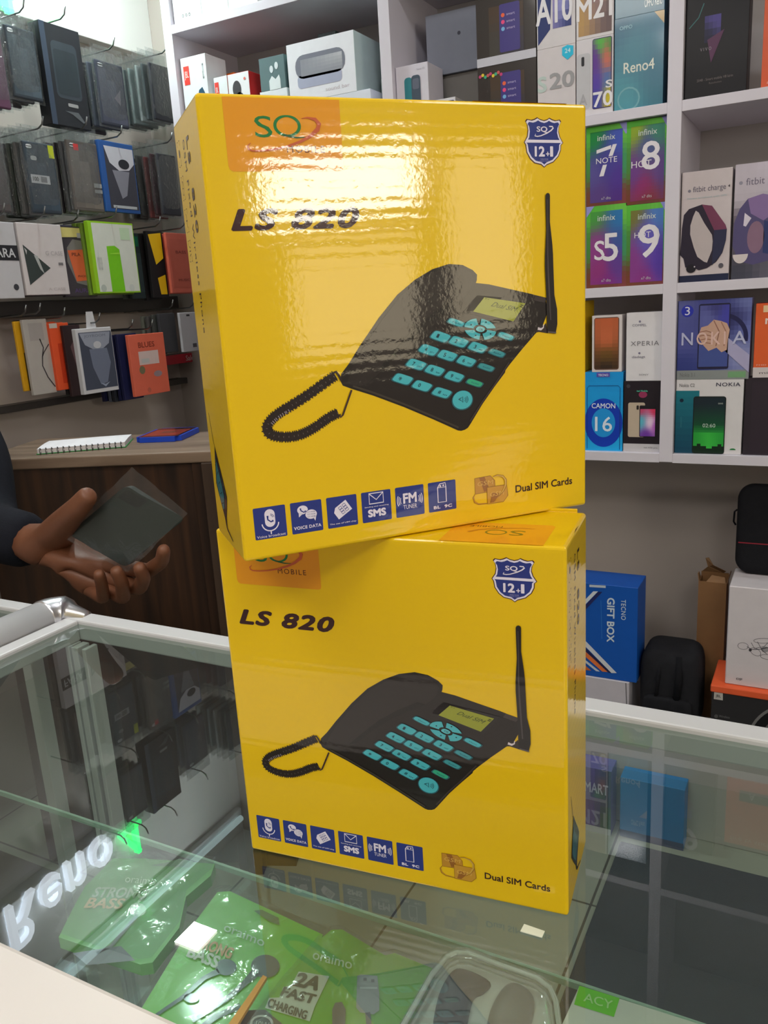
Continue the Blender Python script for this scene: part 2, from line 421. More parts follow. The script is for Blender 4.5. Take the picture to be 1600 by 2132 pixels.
PB = {}
def carton(name, label, cat, tl, br, dep, col, art=None, Y=2.0, z0=None, z1=None, x0=None, x1=None, group=None, k='card', side=None):
    a, c = hy(*tl, Y), hy(*br, Y)
    X0 = x0 if x0 is not None else a.x; X1 = x1 if x1 is not None else c.x
    Z0 = z0 if z0 is not None else c.z; Z1 = z1 if z1 is not None else a.z
    X0 += .0006; X1 -= .0006; Z1 -= .0004; Z0 += .0001
    f = MB(); f.box((X0, Y, Z0), (X1, Y+dep, Z1), side or col, k, .0008, 1)
    F = Face(f, (X0, Y, Z0), (1, 0, 0), (0, 0, 1), X1-X0, Z1-Z0, .0003, k)
    if side: F.rect(0.004, .003, .996, .997, col, .5)
    if art: art(F)
    o = finish(f, name, ((X0+X1)/2, Y+dep/2, Z0), label, cat, group)
    o['top'] = Z1; del o['top']
    PB[label] = (X0, X1, Z0, Z1)
    return Z1
W_, BK = (232, 230, 234), (22, 20, 26)

def hot(big, word, c0, pos, extra=None):
    def art(F):
        F.grad(0, 0, 1, 1, blobs([(0, 1, (90, 190, 60), 1.2), (1, 1, (110, 200, 70), 1), (0, .5, (70, 140, 60), .6), (1, .5, (60, 150, 100), .6), (0, 0, (120, 60, 40), 1), (1, 0, (130, 60, 60), 1), (.5, 0, (110, 60, 50), 1)]), 10, 16, 1)
        F.grad(.1, .04, .9, .93, c0, 14, 22, 2)
        F.text('infinix', .28, .815, .72, .885, (205, 215, 210), 3, .01)
        big(F)
        F.text('x7 dlts', .38, .07, .62, .105, (190, 185, 190), 3)
        F.poly([(1, 1), (.82, 1), (.97, .86), (1, .86)] if pos > 0 else [(0, 1), (.2, 1), (0, .87)], (150, 150, 215), 3)
    return art
note = blobs([(.1, .95, (20, 140, 60), 1), (.9, .9, (70, 90, 190), 1), (.5, .55, (70, 60, 150), 1), (.1, .4, (90, 80, 150), 1), (.9, .3, (80, 50, 150), 1), (.3, .1, (90, 60, 130), 1), (.9, .05, (80, 40, 130), 1)])
h8 = blobs([(.1, .98, (150, 180, 40), 1), (.8, .95, (60, 140, 110), 1), (.5, .7, (80, 90, 150), 1), (.1, .4, (110, 60, 140), 1), (.9, .4, (100, 70, 140), 1), (.4, .15, (150, 40, 110), 1), (.5, 0, (130, 50, 50), 1)])
s5 = blobs([(.1, .98, (70, 160, 60), 1), (.9, .9, (40, 120, 180), 1), (.9, .6, (60, 90, 160), .8), (.2, .5, (150, 60, 140), 1), (.8, .3, (100, 60, 150), 1), (.3, .2, (150, 50, 120), 1), (.5, 0, (130, 40, 130), 1)])
h9 = blobs([(.05, .98, (120, 120, 50), 1), (.9, .95, (80, 130, 200), 1), (.5, .6, (100, 90, 190), 1), (.1, .3, (140, 60, 140), 1), (.9, .3, (90, 60, 170), 1), (.4, 0, (140, 50, 130), 1)])
WT = (232, 226, 232)
def a7(F):
    F.poly([(.26, .66), (.62, .70), (.62, .745), (.26, .705)], WT, 3); F.poly([(.66, .75), (.76, .75), (.66, .61), (.56, .61)], WT, 3)
    F.text('NOTE', .25, .53, .77, .60, WT, 3); F.poly([(.42, .51), (.52, .51), (.44, .37), (.33, .37)], WT, 3)
def a8(F): F.text('8', .36, .40, .80, .74, WT, 3, .012); F.text('HOT', .12, .44, .60, .52, WT, 4)
def a5(F): F.text('S', .2, .34, .46, .58, WT, 3, .012); F.text('5', .42, .32, .80, .66, WT, 3, .012)
def a9(F): F.text('9', .3, .34, .82, .75, WT, 3, .012); F.text('HOT', .2, .59, .6, .66, WT, 4)
G9 = None
carton('phone_box', 'green and purple gradient phone box reading S5 on the shelf', 'phone box', (1221.5, 431), (1304.5, 590), .05, (80, 130, 60), hot(a5, '', s5, -1), z0=S2)
carton('phone_box', 'green and purple gradient phone box reading HOT 9, lower right of the four', 'phone box', (1305.5, 423), (1388.5, 583), .05, (80, 130, 60), hot(a9, '', h9, 1), z0=S2, z1=1.5385)
carton('phone_box', 'green and purple gradient phone box reading NOTE 7 on top of the S5 box', 'phone box', (1221, 263), (1304.8, 428), .05, (80, 130, 60), hot(a7, '', note, 1), z0=PB['green and purple gradient phone box reading S5 on the shelf'][3], z1=1.716-.003)
carton('phone_box', 'green and purple gradient phone box reading HOT 8, upper right of the four', 'phone box', (1305.8, 253), (1391.5, 420), .05, (80, 130, 60), hot(a8, '', h8, 1), z0=1.5385, z1=1.7125)

# lowest shelf, middle bay
def camon(F):
    F.grad(0, 0, 1, 1, lambda u, v: mixc((30, 170, 235), (20, 150, 225), v), 4, 8, 1)
    F.disc(.5, .36, .5, (15, 60, 185), 2, .31, n=40); F.disc(.5, .36, .31, (30, 150, 225), 3, .185, n=36)
    F.line([(.07, .02), (.07, .80), (.12, .83), (.88, .83), (.93, .80), (.93, .02)], .0012, (20, 60, 130), 4)
    F.text('CAMON', .19, .545, .81, .61, (225, 235, 250), 4, .015)
    F.text('16', .28, .25, .73, .44, (225, 235, 250), 4, .01)
    F.rect(.32, .94, .66, .995, (90, 80, 175), 4); F.text('TECNO', .36, .95, .62, .978, (225, 225, 245), 5, .02)
zc = carton('phone_box', 'bright blue phone box reading CAMON 16', 'phone box', (1217.5, 771), (1297, 936), .05, (30, 150, 220), camon, z0=S1, z1=1.168)
def dk(F):
    F.rect(0, 0, 1, .115, (200, 196, 200), 1); F.text('itel A56 pro', .55, .045, .9, .075, (110, 105, 110), 2)
    F.text('itel Mobile', .34, .85, .62, .875, (90, 200, 170), 2, .02); F.disc(.5, .81, .11, (150, 50, 90), 1, .045); F.disc(.12, .93, .05, (70, 66, 74), 2)
    F.rect(.12, .21, .56, .70, (196, 178, 158), 2, r=.05); F.rect(.34, .6, .40, .66, (40, 34, 36), 3, r=.02)
    F.grad(.44, .225, .83, .61, blobs([(0, 1, (200, 70, 110), 1), (1, 1, (220, 50, 90), 1), (0, .55, (90, 190, 210), 1), (.7, .5, (240, 220, 235), .8), (1, .4, (190, 90, 200), .7), (.4, 0, (110, 50, 160), 1)]), 10, 14, 4)
    F.rect(.42, .215, .85, .66, (28, 24, 32), 3, r=.03)
zd = carton('phone_box', 'black phone box showing a gold phone and a pink and blue screen', 'phone box', (1299.5, 791), (1378, 937), .05, (34, 26, 34), dk, z0=S1, z1=1.146, side=(34, 26, 34))
def orange_ph(F):
    F.grad(.10, .06, .88, .95, blobs([(.5, 1, (200, 100, 60), 1), (.5, .6, (205, 105, 65), 1.2), (.5, .25, (110, 80, 30), 1), (.5, 0, (50, 36, 30), 1.6)]), 4, 14, 2)
    F.rect(.07, .04, .91, .965, (110, 80, 70), 1, r=.08)
carton('phone_box', 'white phone box showing an orange phone, standing on the blue box', 'phone box', (1233, 653), (1296, 770), .05, (222, 214, 214), orange_ph, z0=zc, z1=1.300, x1=-.430)
def xperia(F):
    F.text('XPERIA', .12, .52, .88, .585, (130, 126, 132), 2, .004, space=1.15)
    F.text('COMPEL', .16, .80, .54, .835, (140, 136, 150), 2, .01); F.disc(.36, .87, .03, (130, 126, 150), 2)
    F.text('dadegt', .16, .33, .52, .375, (140, 136, 150), 2, .01); F.disc(.36, .41, .03, (130, 126, 150), 2)
    F.text('SONY', .36, .08, .62, .105, (150, 146, 150), 2, .01)
carton('phone_box', 'plain white phone box lettered XPERIA', 'phone box', (1305, 650), (1381.5, 790), .05, (226, 222, 226), xperia, z0=zd, z1=1.303)
# yellow telephone cartons at the left end of the lowest shelf (mostly behind the tall pair on the counter)
for i, (za, zb) in enumerate(((S1, 1.168), (1.169, 1.335))):
    def ya(F):
        F.line([(.2, .05), (.2, .80), (.5, .86), (.86, .84), (.93, .78), (.93, .03)], .0015, (110, 80, 20), 2)
    carton('telephone_box', ['yellow box with a thin phone outline at the left end of the lowest shelf', 'yellow box with a thin phone outline on top of a like yellow box'][i], 'box', (1150, 700), (1216.5, 800), .1, (232, 190, 20), ya, Y=2.002, z0=za, z1=zb)

# lowest shelf, right bay
def nokia3(F):
    F.grad(0, 0, 1, 1, blobs([(0, 1, (95, 100, 160), 1), (.5, 1, (70, 75, 150), 1), (1, 1, (120, 130, 190), 1), (0, .5, (85, 90, 160), 1), (.7, .75, (40, 40, 90), 1), (1, .6, (110, 120, 190), .8), (.1, .15, (50, 60, 130), 1.2), (.5, .3, (70, 80, 150), 1), (.85, .3, (150, 155, 200), 1)]), 18, 18, 1)
    F.rect(0, 0, 1, .115, (140, 145, 145), 2); F.rect(.72, .02, .96, .095, (120, 165, 120), 3); F.text('Nokia 3.1', .05, .035, .26, .085, (110, 110, 110), 3)
    F.disc(.13, .87, .085, (45, 55, 175), 3); F.text('3', .095, .82, .165, .925, (225, 225, 240), 4)
    F.arc(.62, .52, .32, -10, 100, .009, (35, 35, 80), 2)
    F.rect(.29, .13, .72, .95, (38, 36, 66), 4, r=.03); F.grad(.305, .16, .705, .93, blobs([(.5, 1, (60, 60, 120), 1), (.3, .8, (100, 105, 170), 1), (.9, .8, (70, 70, 170), 1), (.5, .2, (70, 85, 150), 1.3)]), 8, 12, 5)
    # two fists
    F.poly([(.29, .55), (.33, .66), (.42, .68), (.5, .75), (.6, .73), (.68, .70), (.72, .62), (.7, .5), (.69, .37), (.62, .34), (.55, .40), (.44, .36), (.36, .44)], (205, 165, 145), 6)
    for q in range(4): F.line([(.31, .60-.05*q), (.40, .615-.05*q), (.48, .59-.045*q)], .0018, (160, 110, 90), 7)
    F.line([(.5, .74), (.58, .6), (.54, .42)], .002, (150, 105, 90), 7); F.line([(.6, .72), (.67, .6), (.65, .42)], .002, (165, 120, 100), 7)
    F.poly([(.70, .52), (1, .30), (1, .08), (.66, .36)], (175, 170, 205), 5)
    for t, a0, a1 in (('N', .06, .22), ('O', .27, .42), ('K', .47, .60), ('I', .645, .67), ('A', .76, .95)):
        F.text(t, a0, .44, a1, .60, (190, 192, 222) if t in 'NA' else (225, 190, 180), 8, .01)
def c2(F):
    F.text('Nokia C2', .05, .90, .28, .945, (100, 96, 100), 2); F.text('NOKIA', .60, .905, .95, .955, (60, 60, 80), 2, .012, space=1.1)
    F.grad(.0, .0, .355, .85, lambda u, v: mixc((18, 70, 95), (25, 120, 135), v), 5, 10, 2)
    F.disc(.09, .72, .03, (15, 40, 60), 3); F.text('NOKIA', .08, .35, .10, .5, (60, 130, 140), 3)
    F.rect(.27, .0, .755, .775, (24, 34, 34), 4, r=.04)
    def aur(u, v):
        if v < .12+.03*math.sin(u*9): return (14, 40, 24)
        if v < .36: return mixc((60, 190, 70), (40, 160, 60), abs(u-.5)*2)
        if v < .5: return mixc((40, 150, 60), (20, 90, 50), (v-.36)/.14)
        return mixc((20, 80, 50), (26, 40, 50), (v-.5)/.4)
    F.grad(.285, .012, .74, .755, aur, 16, 24, 5)
    F.text('02:60', .42, .36, .61, .41, (200, 215, 205), 6); F.text('ooo', .64, .67, .71, .69, (190, 200, 190), 6)
    F.disc(.88, .06, .045, (40, 130, 70), 3, .022, 0, 180)
zn = carton('phone_box', 'white phone box lettered NOKIA with a teal phone and a green screen', 'phone box', (1408.5, 787), (1534, 940), .05, (222, 218, 220), c2, z0=S1, z1=1.1485, x0=-.3065, x1=-.1615)
carton('phone_box', 'violet phone box picturing two bumping fists behind NOKIA lettering', 'phone box', (1409, 632), (1551, 786), .05, (120, 122, 170), nokia3, z0=zn, z1=1.3235, x0=-.3065, x1=-.153)
def mitv(F):
    F.rect(0, 0, 1, .14, (215, 205, 205), 2); F.text('Mi TV Stick', .12, .72, .95, .80, (245, 225, 215), 3, .015)
    F.rect(.09, .88, .19, .97, (240, 205, 160), 3); F.text('android tv', .28, .9, .8, .93, (225, 140, 110), 3)
    F.poly([(.16, .62), (.36, .63), (.44, .20), (.24, .17)], (56, 50, 54), 4); F.poly([(.40, .30), (.95, .5), (.95, .35), (.42, .22)], (50, 46, 50), 3)
    F.text('FHD', .04, .165, .16, .18, (240, 210, 200), 3); F.text('mi   o   o', .08, .05, .5, .08, (90, 80, 84), 3)
carton('streaming_stick_box', 'orange box lettered Mi TV with a black stick on it', 'box', (1556, 631), (1650, 782), .06, (228, 98, 48), mitv, z0=1.1505, z1=1.310, x0=-.146, x1=.02, side=(190, 50, 30))
def apple(F):
    F.rect(.08, .06, .95, .95, (52, 42, 52), 2, r=.03); F.poly([(.3, .06), (.95, .06), (.95, .80), (.6, .56)], (36, 28, 34), 3); F.disc(.36, .66, .04, (190, 186, 196), 4); F.disc(.5, .9, .015, (200, 200, 205), 4)
carton('phone_box', 'dark plum phone box with a small pale mark beside the white NOKIA box', 'phone box', (1542, 785), (1640, 942), .05, (48, 40, 48), apple, z0=S1, z1=1.1503, x0=-.159, x1=.01)

# middle shelf, right bay : fitness watches
def charge(F):
    F.rect(0, 0, 1, .062, (30, 36, 66), 2)
    F.text('fitbit charge', .23, .80, .88, .865, (110, 104, 120), 2); F.disc(.16, .83, .03, (130, 126, 140), 2); F.text('4', .92, .83, .96, .852, (60, 56, 70), 2, .02)
    F.text('Fitness wristband with GPS', .12, .755, .9, .77, (170, 190, 195), 2)
    ring = [(.02, .38), (.03, .5), (.06, .62), (.16, .67), (.42, .70), (.62, .68), (.90, .50), (.93, .46), (.92, .36), (.86, .25), (.74, .17), (.56, .12), (.40, .105), (.34, .12), (.12, .14), (.08, .22), (.0, .26)]
    F.poly(ring, (44, 36, 54), 3)
    F.poly([(.30, .65), (.36, .63), (.48, .53), (.64, .42), (.66, .36), (.65, .28), (.56, .17), (.50, .18), (.36, .23), (.28, .32), (.20, .44), (.20, .52), (.25, .60)], (196, 184, 184), 4)
    F.poly([(.42, .70), (.62, .68), (.90, .50), (.93, .46), (.68, .46)], (120, 60, 88), 4); F.poly([(.68, .46), (.93, .46), (.92, .36), (.84, .24), (.66, .14)], (46, 48, 76), 4)
    F.disc(.24, .125, .10, (30, 26, 36), 5, .04); F.disc(.31, .14, .015, (225, 215, 225), 6)
    F.disc(.84, .135, .05, (90, 86, 96), 4)
carton('fitness_band_box', 'white box picturing a dark fitness band, lettered charge', 'box', (1412, 389), (1510, 577), .06, (206, 194, 196), charge, z0=S2, z1=1.5935, x0=-.3065, x1=-.203)
def versa(F):
    F.grad(0, 0, 1, 1, blobs([(.5, 1, (206, 196, 210), 2), (.1, .8, (200, 190, 200), 1), (.9, .8, (200, 190, 215), 1), (.0, .4, (96, 84, 96), 1), (.5, .1, (100, 96, 110), 1.3), (.1, 0, (60, 62, 76), 1), (.9, 0, (60, 62, 76), 1)]), 12, 16, 1)
    F.text('fitbit versa', .13, .815, .62, .875, (120, 112, 130), 2); F.disc(.07, .84, .022, (150, 146, 160), 2)
    F.poly([(.0, .30), (.01, .5), (.07, .62), (.16, .70), (.33, .73), (.48, .70), (.60, .62), (.62, .3), (.5, .16), (.25, .12), (.08, .16)], (86, 78, 120), 2)
    F.poly([(.16, .70), (.33, .73), (.48, .70), (.52, .58), (.35, .50), (.2, .57)], (138, 112, 160), 3); F.disc(.27, .36, .10, (140, 108, 130), 3, .14)
    F.poly([(.13, .58), (.21, .53), (.15, .46), (.12, .47)], (225, 215, 230), 4); F.disc(.10, .22, .09, (220, 208, 208), 4, .08, 180, 360)
    F.poly([(.36, .5), (.44, .48), (.46, .2), (.36, .22)], (50, 60, 110), 3)
carton('smartwatch_box', 'white and violet box picturing a smartwatch, lettered versa', 'box', (1517, 377), (1640, 577), .06, (150, 140, 156), versa, z0=S2, z1=1.5965, x0=-.199, x1=-.03)

# top shelf, middle bay
def teal_ph(F):
    F.rect(.26, .16, .50, .78, (50, 130, 140), 2, r=.09); F.rect(.48, .14, .76, .80, (70, 82, 96), 3, r=.09); F.rect(.52, .55, .72, .74, (100, 104, 120), 4, r=.05)
    F.text('Nova Y2', .66, .88, .9, .915, (170, 166, 176), 2)
zt = 1.736
k = 0
for lab, zz in (('thin white phone box at the bottom of the stack under the teal phone box', 1.760), ('thin white phone box directly under the teal phone box', 1.7905)):
    carton('phone_box', lab, 'phone box', (824, 170), (909, 230), .09, (206, 202, 212), lambda F: F.text('Nova Y2', .05, .3, .36, .62, (150, 146, 156), 2), z0=zt, z1=zz, x0=-.985, x1=-.903, Y=2.0)
    zt = zz
carton('phone_box', 'white box showing teal and grey keypad phones at the left of the middle bay', 'phone box', (820, 59), (912, 165), .09, (212, 206, 216), teal_ph, z0=zt, z1=1.916, x0=-.986, x1=-.898)
def sam(F):
    F.rect(.06, .02, .94, .93, (56, 60, 120), 1, r=.06); F.disc(.8, .42, .22, (205, 70, 60), 2, .16); F.disc(.25, .12, .26, (225, 150, 60), 2, .15); F.disc(.14, .28, .14, (110, 180, 200), 3, .07); F.text('Core', .5, .03, .9, .14, (235, 225, 235), 3, .02)
carton('phone_box', 'white edged phone box with a blue screen and red and orange discs', 'phone box', (918, 145), (972, 222), .10, (222, 218, 222), sam, z0=S3, z1=1.8275, x0=-.884, x1=-.829, side=(186, 180, 178))
carton('laptop_box', 'plain grey carton standing behind the small blue screened phone box', 'box', (915, 100), (1020, 200), .14, (120, 116, 112), None, Y=2.11, z0=S3, z1=1.905, x0=-.935, x1=-.80)
def lap(F): F.disc(.62, .62, .03, (70, 70, 84), 2)
carton('laptop_box', 'flat blue grey box with a tiny dark mark lying on the grey carton', 'box', (910, 20), (1020, 90), .15, (134, 138, 152), lap, Y=2.10, z0=1.905, z1=2.045, x0=-.945, x1=-.80)
def spk(F):
    F.rect(0, 0, 1, .13, (200, 198, 208), 2); F.grad(.22, .13, .8, .85, blobs([(0, 0, (60, 56, 50), 1), (1, 0, (50, 44, 60), 1), (.5, 1, (70, 50, 34), 1)]), 4, 6, 2)
    F.rect(.4, .16, .74, .86, (62, 52, 126), 3, r=.03)
    for q in range(3): F.disc(.46, .70-.1*q, .03, [(235, 100, 60), (235, 70, 130), (120, 180, 225)][q], 4); F.text('smart', .52, .685-.1*q, .66, .715-.1*q, (190, 180, 220), 4)
def spk2(F):
    spk(F)
    for q in range(9): F.disc(.05+.045*q, .86+.02*math.sin(q*2.1), .025, [(200, 60, 120), (230, 200, 60), (60, 170, 130), (200, 90, 90)][q % 4], 5)
zs = carton('speaker_box', 'black and brown glossy box with coloured dots, lower of the stacked pair', 'box', (1021, 92), (1146, 218), .1, (44, 36, 34), spk2, z0=S3, z1=1.8785, k='gloss_card', x0=-.772, x1=-.628)
carton('speaker_box', 'black and brown glossy box, upper of the stacked pair', 'box', (1021, -30), (1144, 62), .1, (44, 36, 34), spk, z0=zs, z1=2.02, k='gloss_card', x0=-.772, x1=-.628)
def s20(F):
    F.text('S', -.0, .42, .25, .64, (190, 204, 198), 2, .03); F.text('20', .32, .44, .98, .66, (160, 158, 160), 2, .03)
    F.poly([(.66, .97), (.80, .995), (.95, .97), (.95, .86), (.8, .80), (.66, .87)], (40, 190, 225), 3); F.text('24', .73, .89, .88, .95, (200, 240, 250), 4, .02)
z2 = carton('phone_box', 'white phone box lettered S20 with a shiny blue shield sticker', 'phone box', (1147, 72), (1228, 215), .05, (214, 206, 208), s20, z0=S3, z1=1.8905, x0=-.627, x1=-.5385)
def a10(F):
    F.poly([(.03, .05), (.35, .22), (.42, 1), (.03, 1)], (44, 56, 110), 1); F.grad(.42, .22, .9, 1, blobs([(0, 1, (190, 70, 90), 1), (.5, .5, (150, 150, 210), 1), (1, 0, (50, 60, 120), 1), (1, 1, (60, 120, 190), 1)]), 6, 8, 1)
    F.text('A10', -.02, .28, .93, .62, (232, 228, 232), 2, .025)
carton('phone_box', 'white phone box lettered A10 on the S20 box', 'phone box', (1147, -20), (1228, 60), .05, (216, 210, 212), a10, z0=z2, z1=2.06, x0=-.627, x1=-.5385)
def s70(F):
    F.rect(.44, .08, .96, .98, (60, 46, 96), 2, r=.05)
    F.grad(.46, .09, .94, .97, blobs([(.4, 1, (90, 190, 70), 1), (1, .9, (80, 150, 70), .8), (.1, .7, (100, 50, 150), 1), (.8, .7, (225, 110, 90), 1), (.2, .35, (90, 60, 170), 1), (.8, .4, (70, 110, 190), 1), (.9, .15, (225, 200, 30), 1), (.2, .1, (60, 70, 160), 1)]), 8, 14, 3)
    F.rect(.02, .1, .38, .82, (196, 194, 198), 2, r=.08); F.rect(.14, .66, .22, .78, (40, 40, 44), 3, r=.03)
    F.text('70', .46, .1, .99, .30, (236, 232, 236), 4, .02); F.text('S', .8, .33, .98, .43, (236, 232, 236), 4, .02)
    F.text('A', .08, .15, .3, .3, (170, 168, 172), 4)
z3 = carton('phone_box', 'white phone box with a rainbow coloured screen lettered 70 S', 'phone box', (1229, 58), (1304, 206), .05, (218, 212, 216), s70, z0=S3, z1=1.8935, x0=-.5375, x1=-.455)
def m21(F):
    F.grad(.06, .04, .95, 1, blobs([(0, .3, (190, 150, 90), 1), (.5, .5, (150, 120, 120), 1), (1, .2, (110, 90, 90), 1), (.5, 1, (200, 180, 150), 1)]), 6, 8, 1); F.text('M21', .0, .22, .96, .50, (236, 232, 234), 2, .025)
carton('phone_box', 'white phone box lettered M21', 'phone box', (1229, -20), (1304, 50), .05, (222, 216, 218), m21, z0=z3, z1=2.06, x0=-.5375, x1=-.455)
def reno(F):
    F.grad(0, 0, 1, 1, blobs([(0, 1, (35, 100, 130), 1), (1, 1, (40, 110, 140), 1), (.4, .6, (60, 130, 150), .6), (.2, .1, (70, 150, 165), 1), (1, .0, (40, 110, 130), 1), (.9, .4, (50, 115, 140), 1)]), 10, 14, 1)
    F.text('Reno4', .19, .40, .82, .52, (225, 228, 215), 2, .012); F.text('OPPO', .1, .875, .36, .915, (140, 190, 205), 2, .02)
    F.arc(.3, .12, .22, 0, 360, .0035, (110, 170, 180), 2); F.poly([(.80, 1), (1, 1), (1, .86)], (200, 170, 120), 2)
z4 = carton('phone_box', 'teal phone box lettered Reno4', 'phone box', (1307, 30), (1397, 194), .05, (40, 105, 130), reno, z0=S3, z1=1.9195, k='gloss_card', x0=-.4535, x1=-.3495)
carton('phone_box', 'teal phone box lying across the top of the Reno4 box', 'phone box', (1307, -40), (1398, 20), .05, (40, 105, 130), lambda F: F.text('OPPO Reno', .6, .08, .95, .2, (225, 235, 235), 2, .02), z0=z4, z1=2.06, k='gloss_card', x0=-.4535, x1=-.3495)
# top shelf, right bay
def nine(F):
    F.text('9', .40, .73, .70, .99, (190, 184, 200), 2, .03) ; F.text('vivo', .2, .76, .3, .785, (120, 120, 130), 2)
    F.grad(.3, .42, .56, .62, blobs([(0, 0, (30, 30, 60), 1), (1, 1, (80, 70, 140), 1)]), 4, 4, 2)
    F.poly([(.35, .44), (.62, .5), (.42, .26)], (90, 50, 84), 3); F.text('V I V O', .24, .36, .42, .385, (150, 140, 150), 4)
    F.line([(.05, .55), (.2, .62), (.28, .72)], .002, (60, 110, 110), 2); F.text('2048 - Smart mobile V8 kirin', .2, .13, .78, .15, (120, 110, 110), 2); F.text('Resolution', .4, .10, .6, .115, (110, 100, 100), 2)
carton('phone_box', 'black phone box with a big pale 9 and dark red and blue artwork', 'phone box', (1418, 0), (1538, 165), .06, (20, 18, 24), nine, z0=S3, z1=1.985, x0=-.3065, x1=-.184)
def fire(F):
    F.rect(.0, .90, 1, 1, (70, 50, 60), 2); F.text('fire tv stick', .1, .80, .8, .86, (240, 190, 170), 2); F.rect(.22, .18, .9, .32, (60, 56, 60), 2); F.text('A', .38, .2, .48, .29, (200, 190, 190), 3); F.text('amazon fire', .08, .035, .6, .06, (240, 200, 190), 2)
carton('streaming_stick_box', 'orange box lettered fire tv beside the black 9 box', 'box', (1566, -30), (1660, 162), .06, (222, 96, 60), fire, z0=S3, z1=1.955, x0=-.158, x1=-.02)

# top shelf, left bay
def jbl1(F):
    F.rect(.1, .78, .32, .93, (225, 60, 50), 2); F.text('JBL', .13, .82, .29, .89, (245, 220, 215), 3, .01)
    F.rect(.0, .0, 0.001, .001, (0, 0, 0), 1)
    F.poly([(.30, .2), (.42, .42), (.52, .62), (.64, .72), (.78, .74), (.88, .68), (.90, .5), (.84, .2)], (36, 76, 100), 2); F.disc(.68, .58, .07, (225, 70, 60), 3); F.text('GO 3', .84, .80, .90, .93, (80, 80, 84), 2)
carton('speaker_box', 'white box with a red square and a dark teal speaker at the far left', 'box', (375, 106), (440, 200), .09, (226, 230, 234), jbl1, z0=S3, z1=1.99+.062, x0=-1.655, x1=-1.565)
def jbl2(F):
    F.rect(.05, .78, .35, .95, (225, 60, 50), 2); F.text('JBL', .1, .83, .3, .9, (245, 220, 215), 3, .01); F.rect(.25, .1, .92, .72, (60, 66, 74), 2, r=.12)
carton('earphone_box', 'small white box with a red square beside the teal speaker box', 'box', (438, 131), (471, 205), .09, (224, 228, 232), jbl2, z0=S3, z1=1.985, x0=-1.545, x1=-1.498)
carton('earphone_box', 'orange lid of a box showing above the small white box', 'box', (445, 120), (479, 112), .05, (240, 120, 40), None, Y=2.1, z0=S3, z1=2.02, x0=-1.60, x1=-1.545)
def ear(F):
    F.rect(0, 0, 1, .585, (205, 50, 50), 2); F.disc(.40, .84, .20, (60, 58, 60), 3, .085); F.disc(.50, .71, .25, (44, 44, 48), 3, .095); F.disc(.8, .93, .05, (225, 120, 110), 3); F.text('JBL', .1, .1, .34, .18, (245, 220, 215), 3)
carton('earphone_box', 'red box with a white front picturing round dark earbuds', 'box', (470, 120), (523, 200), .1, (232, 232, 236), ear, z0=S3, z1=1.985, x0=-1.4965, x1=-1.425, side=(205, 45, 45))
za = carton('earphone_box', 'white box at the bottom of the earbud stack beside the red box', 'box', (527, 161), (594, 205), .1, (226, 232, 238), lambda F: F.rect(.1, .0, .9, .45, (150, 160, 170), 2, r=.1), z0=S3, z1=1.925, x0=-1.395, x1=-1.306)
def pods(F):
    F.poly([(.36, .0), (.36, .28), (.48, .42), (.62, .30), (.76, .42), (.8, .28), (.8, 0)], (225, 232, 236), 2); F.disc(.48, .62, .07, (215, 225, 230), 2, .11); F.disc(.68, .70, .07, (215, 225, 230), 2, .11)
carton('earphone_box', 'grey green box picturing white earbuds on the white box', 'box', (529, 103), (592, 160), .09, (92, 116, 120), pods, z0=za, z1=2.005, x0=-1.39, x1=-1.308)
zb = carton('speaker_box', 'large white box under the box picturing a grey pill speaker', 'box', (594, 176), (773, 200), .12, (220, 224, 236), None, z0=S3, z1=1.882, x0=-1.296, x1=-1.058)
def pill(F):
    F.rect(.12, .38, .86, .78, (120, 122, 136), 2, r=.12); F.grad(.2, .42, .82, .70, lambda u, v: mixc((140, 142, 152), (190, 190, 196), u*v), 10, 5, 3); F.rect(.14, .22, .80, .44, (168, 172, 196), 2, r=.05)
    F.text('sound bar', .55, .1, .9, .16, (200, 190, 196), 2)
carton('speaker_box', 'large white box picturing a grey pill shaped speaker', 'box', (593, 87), (738, 168), .16, (232, 232, 240), pill, z0=zb, z1=2.022, x0=-1.300, x1=-1.096, side=(190, 206, 206))
carton('router_box', 'flat black edged white box at the right end of the left bay', 'box', (770, 60), (796, 190), .05, (170, 190, 192), lambda F: F.rect(0, .5, 1, .56, (50, 56, 60), 2), Y=2.12, z0=S3, z1=1.93, x0=-1.09, x1=-1.03)
carton('phone_box', 'thin black box lying on the wide white speaker box', 'box', (655, 60), (690, 66), .08, (24, 26, 30), None, Y=2.03, z0=2.0225, z1=2.04, x0=-1.22, x1=-1.165)
# above the left bay
def rt(F): F.disc(.6, .75, .28, (186, 196, 200), 2); F.text('o o o', .3, .07, .6, .11, (60, 70, 70), 2)
def rt2(F): F.disc(.6, .75, .28, (150, 176, 150), 2); F.disc(.2, .62, .12, (40, 170, 225), 3); F.text('- o o o o', .35, .18, .9, .24, (60, 70, 70), 2)
xx = [-1.655, -1.557, -1.467, -1.372]
for i in range(3):
    carton('appliance_box', ['white box at the left end above the speaker boxes', 'white box with a blue disc above the speaker boxes', 'plain white box right of the blue disc box'][i], 'box', (0, 0), (1, 1), .1, (232, 238, 238), [rt, rt2, None][i], z0=S4, z1=S4+.2, x0=xx[i], x1=xx[i+1], Y=1.995)

# ------------------------------------------------------------------ accessory wall (left)
for zz, nm in ((1.402, 'upper'), (1.135, 'lower')):
    f = MB(); h = .022 if nm == 'upper' else .010
    f.box((WL+.001, .3, zz-h), (WL+.05, 2.27, zz+h), (58, 54, 50), 'laminate', .002)
    finish(f, 'wall_rail', (WL+.02, 1.3, zz-h), 'dark grey %s rail along the accessory wall' % nm, 'rail')

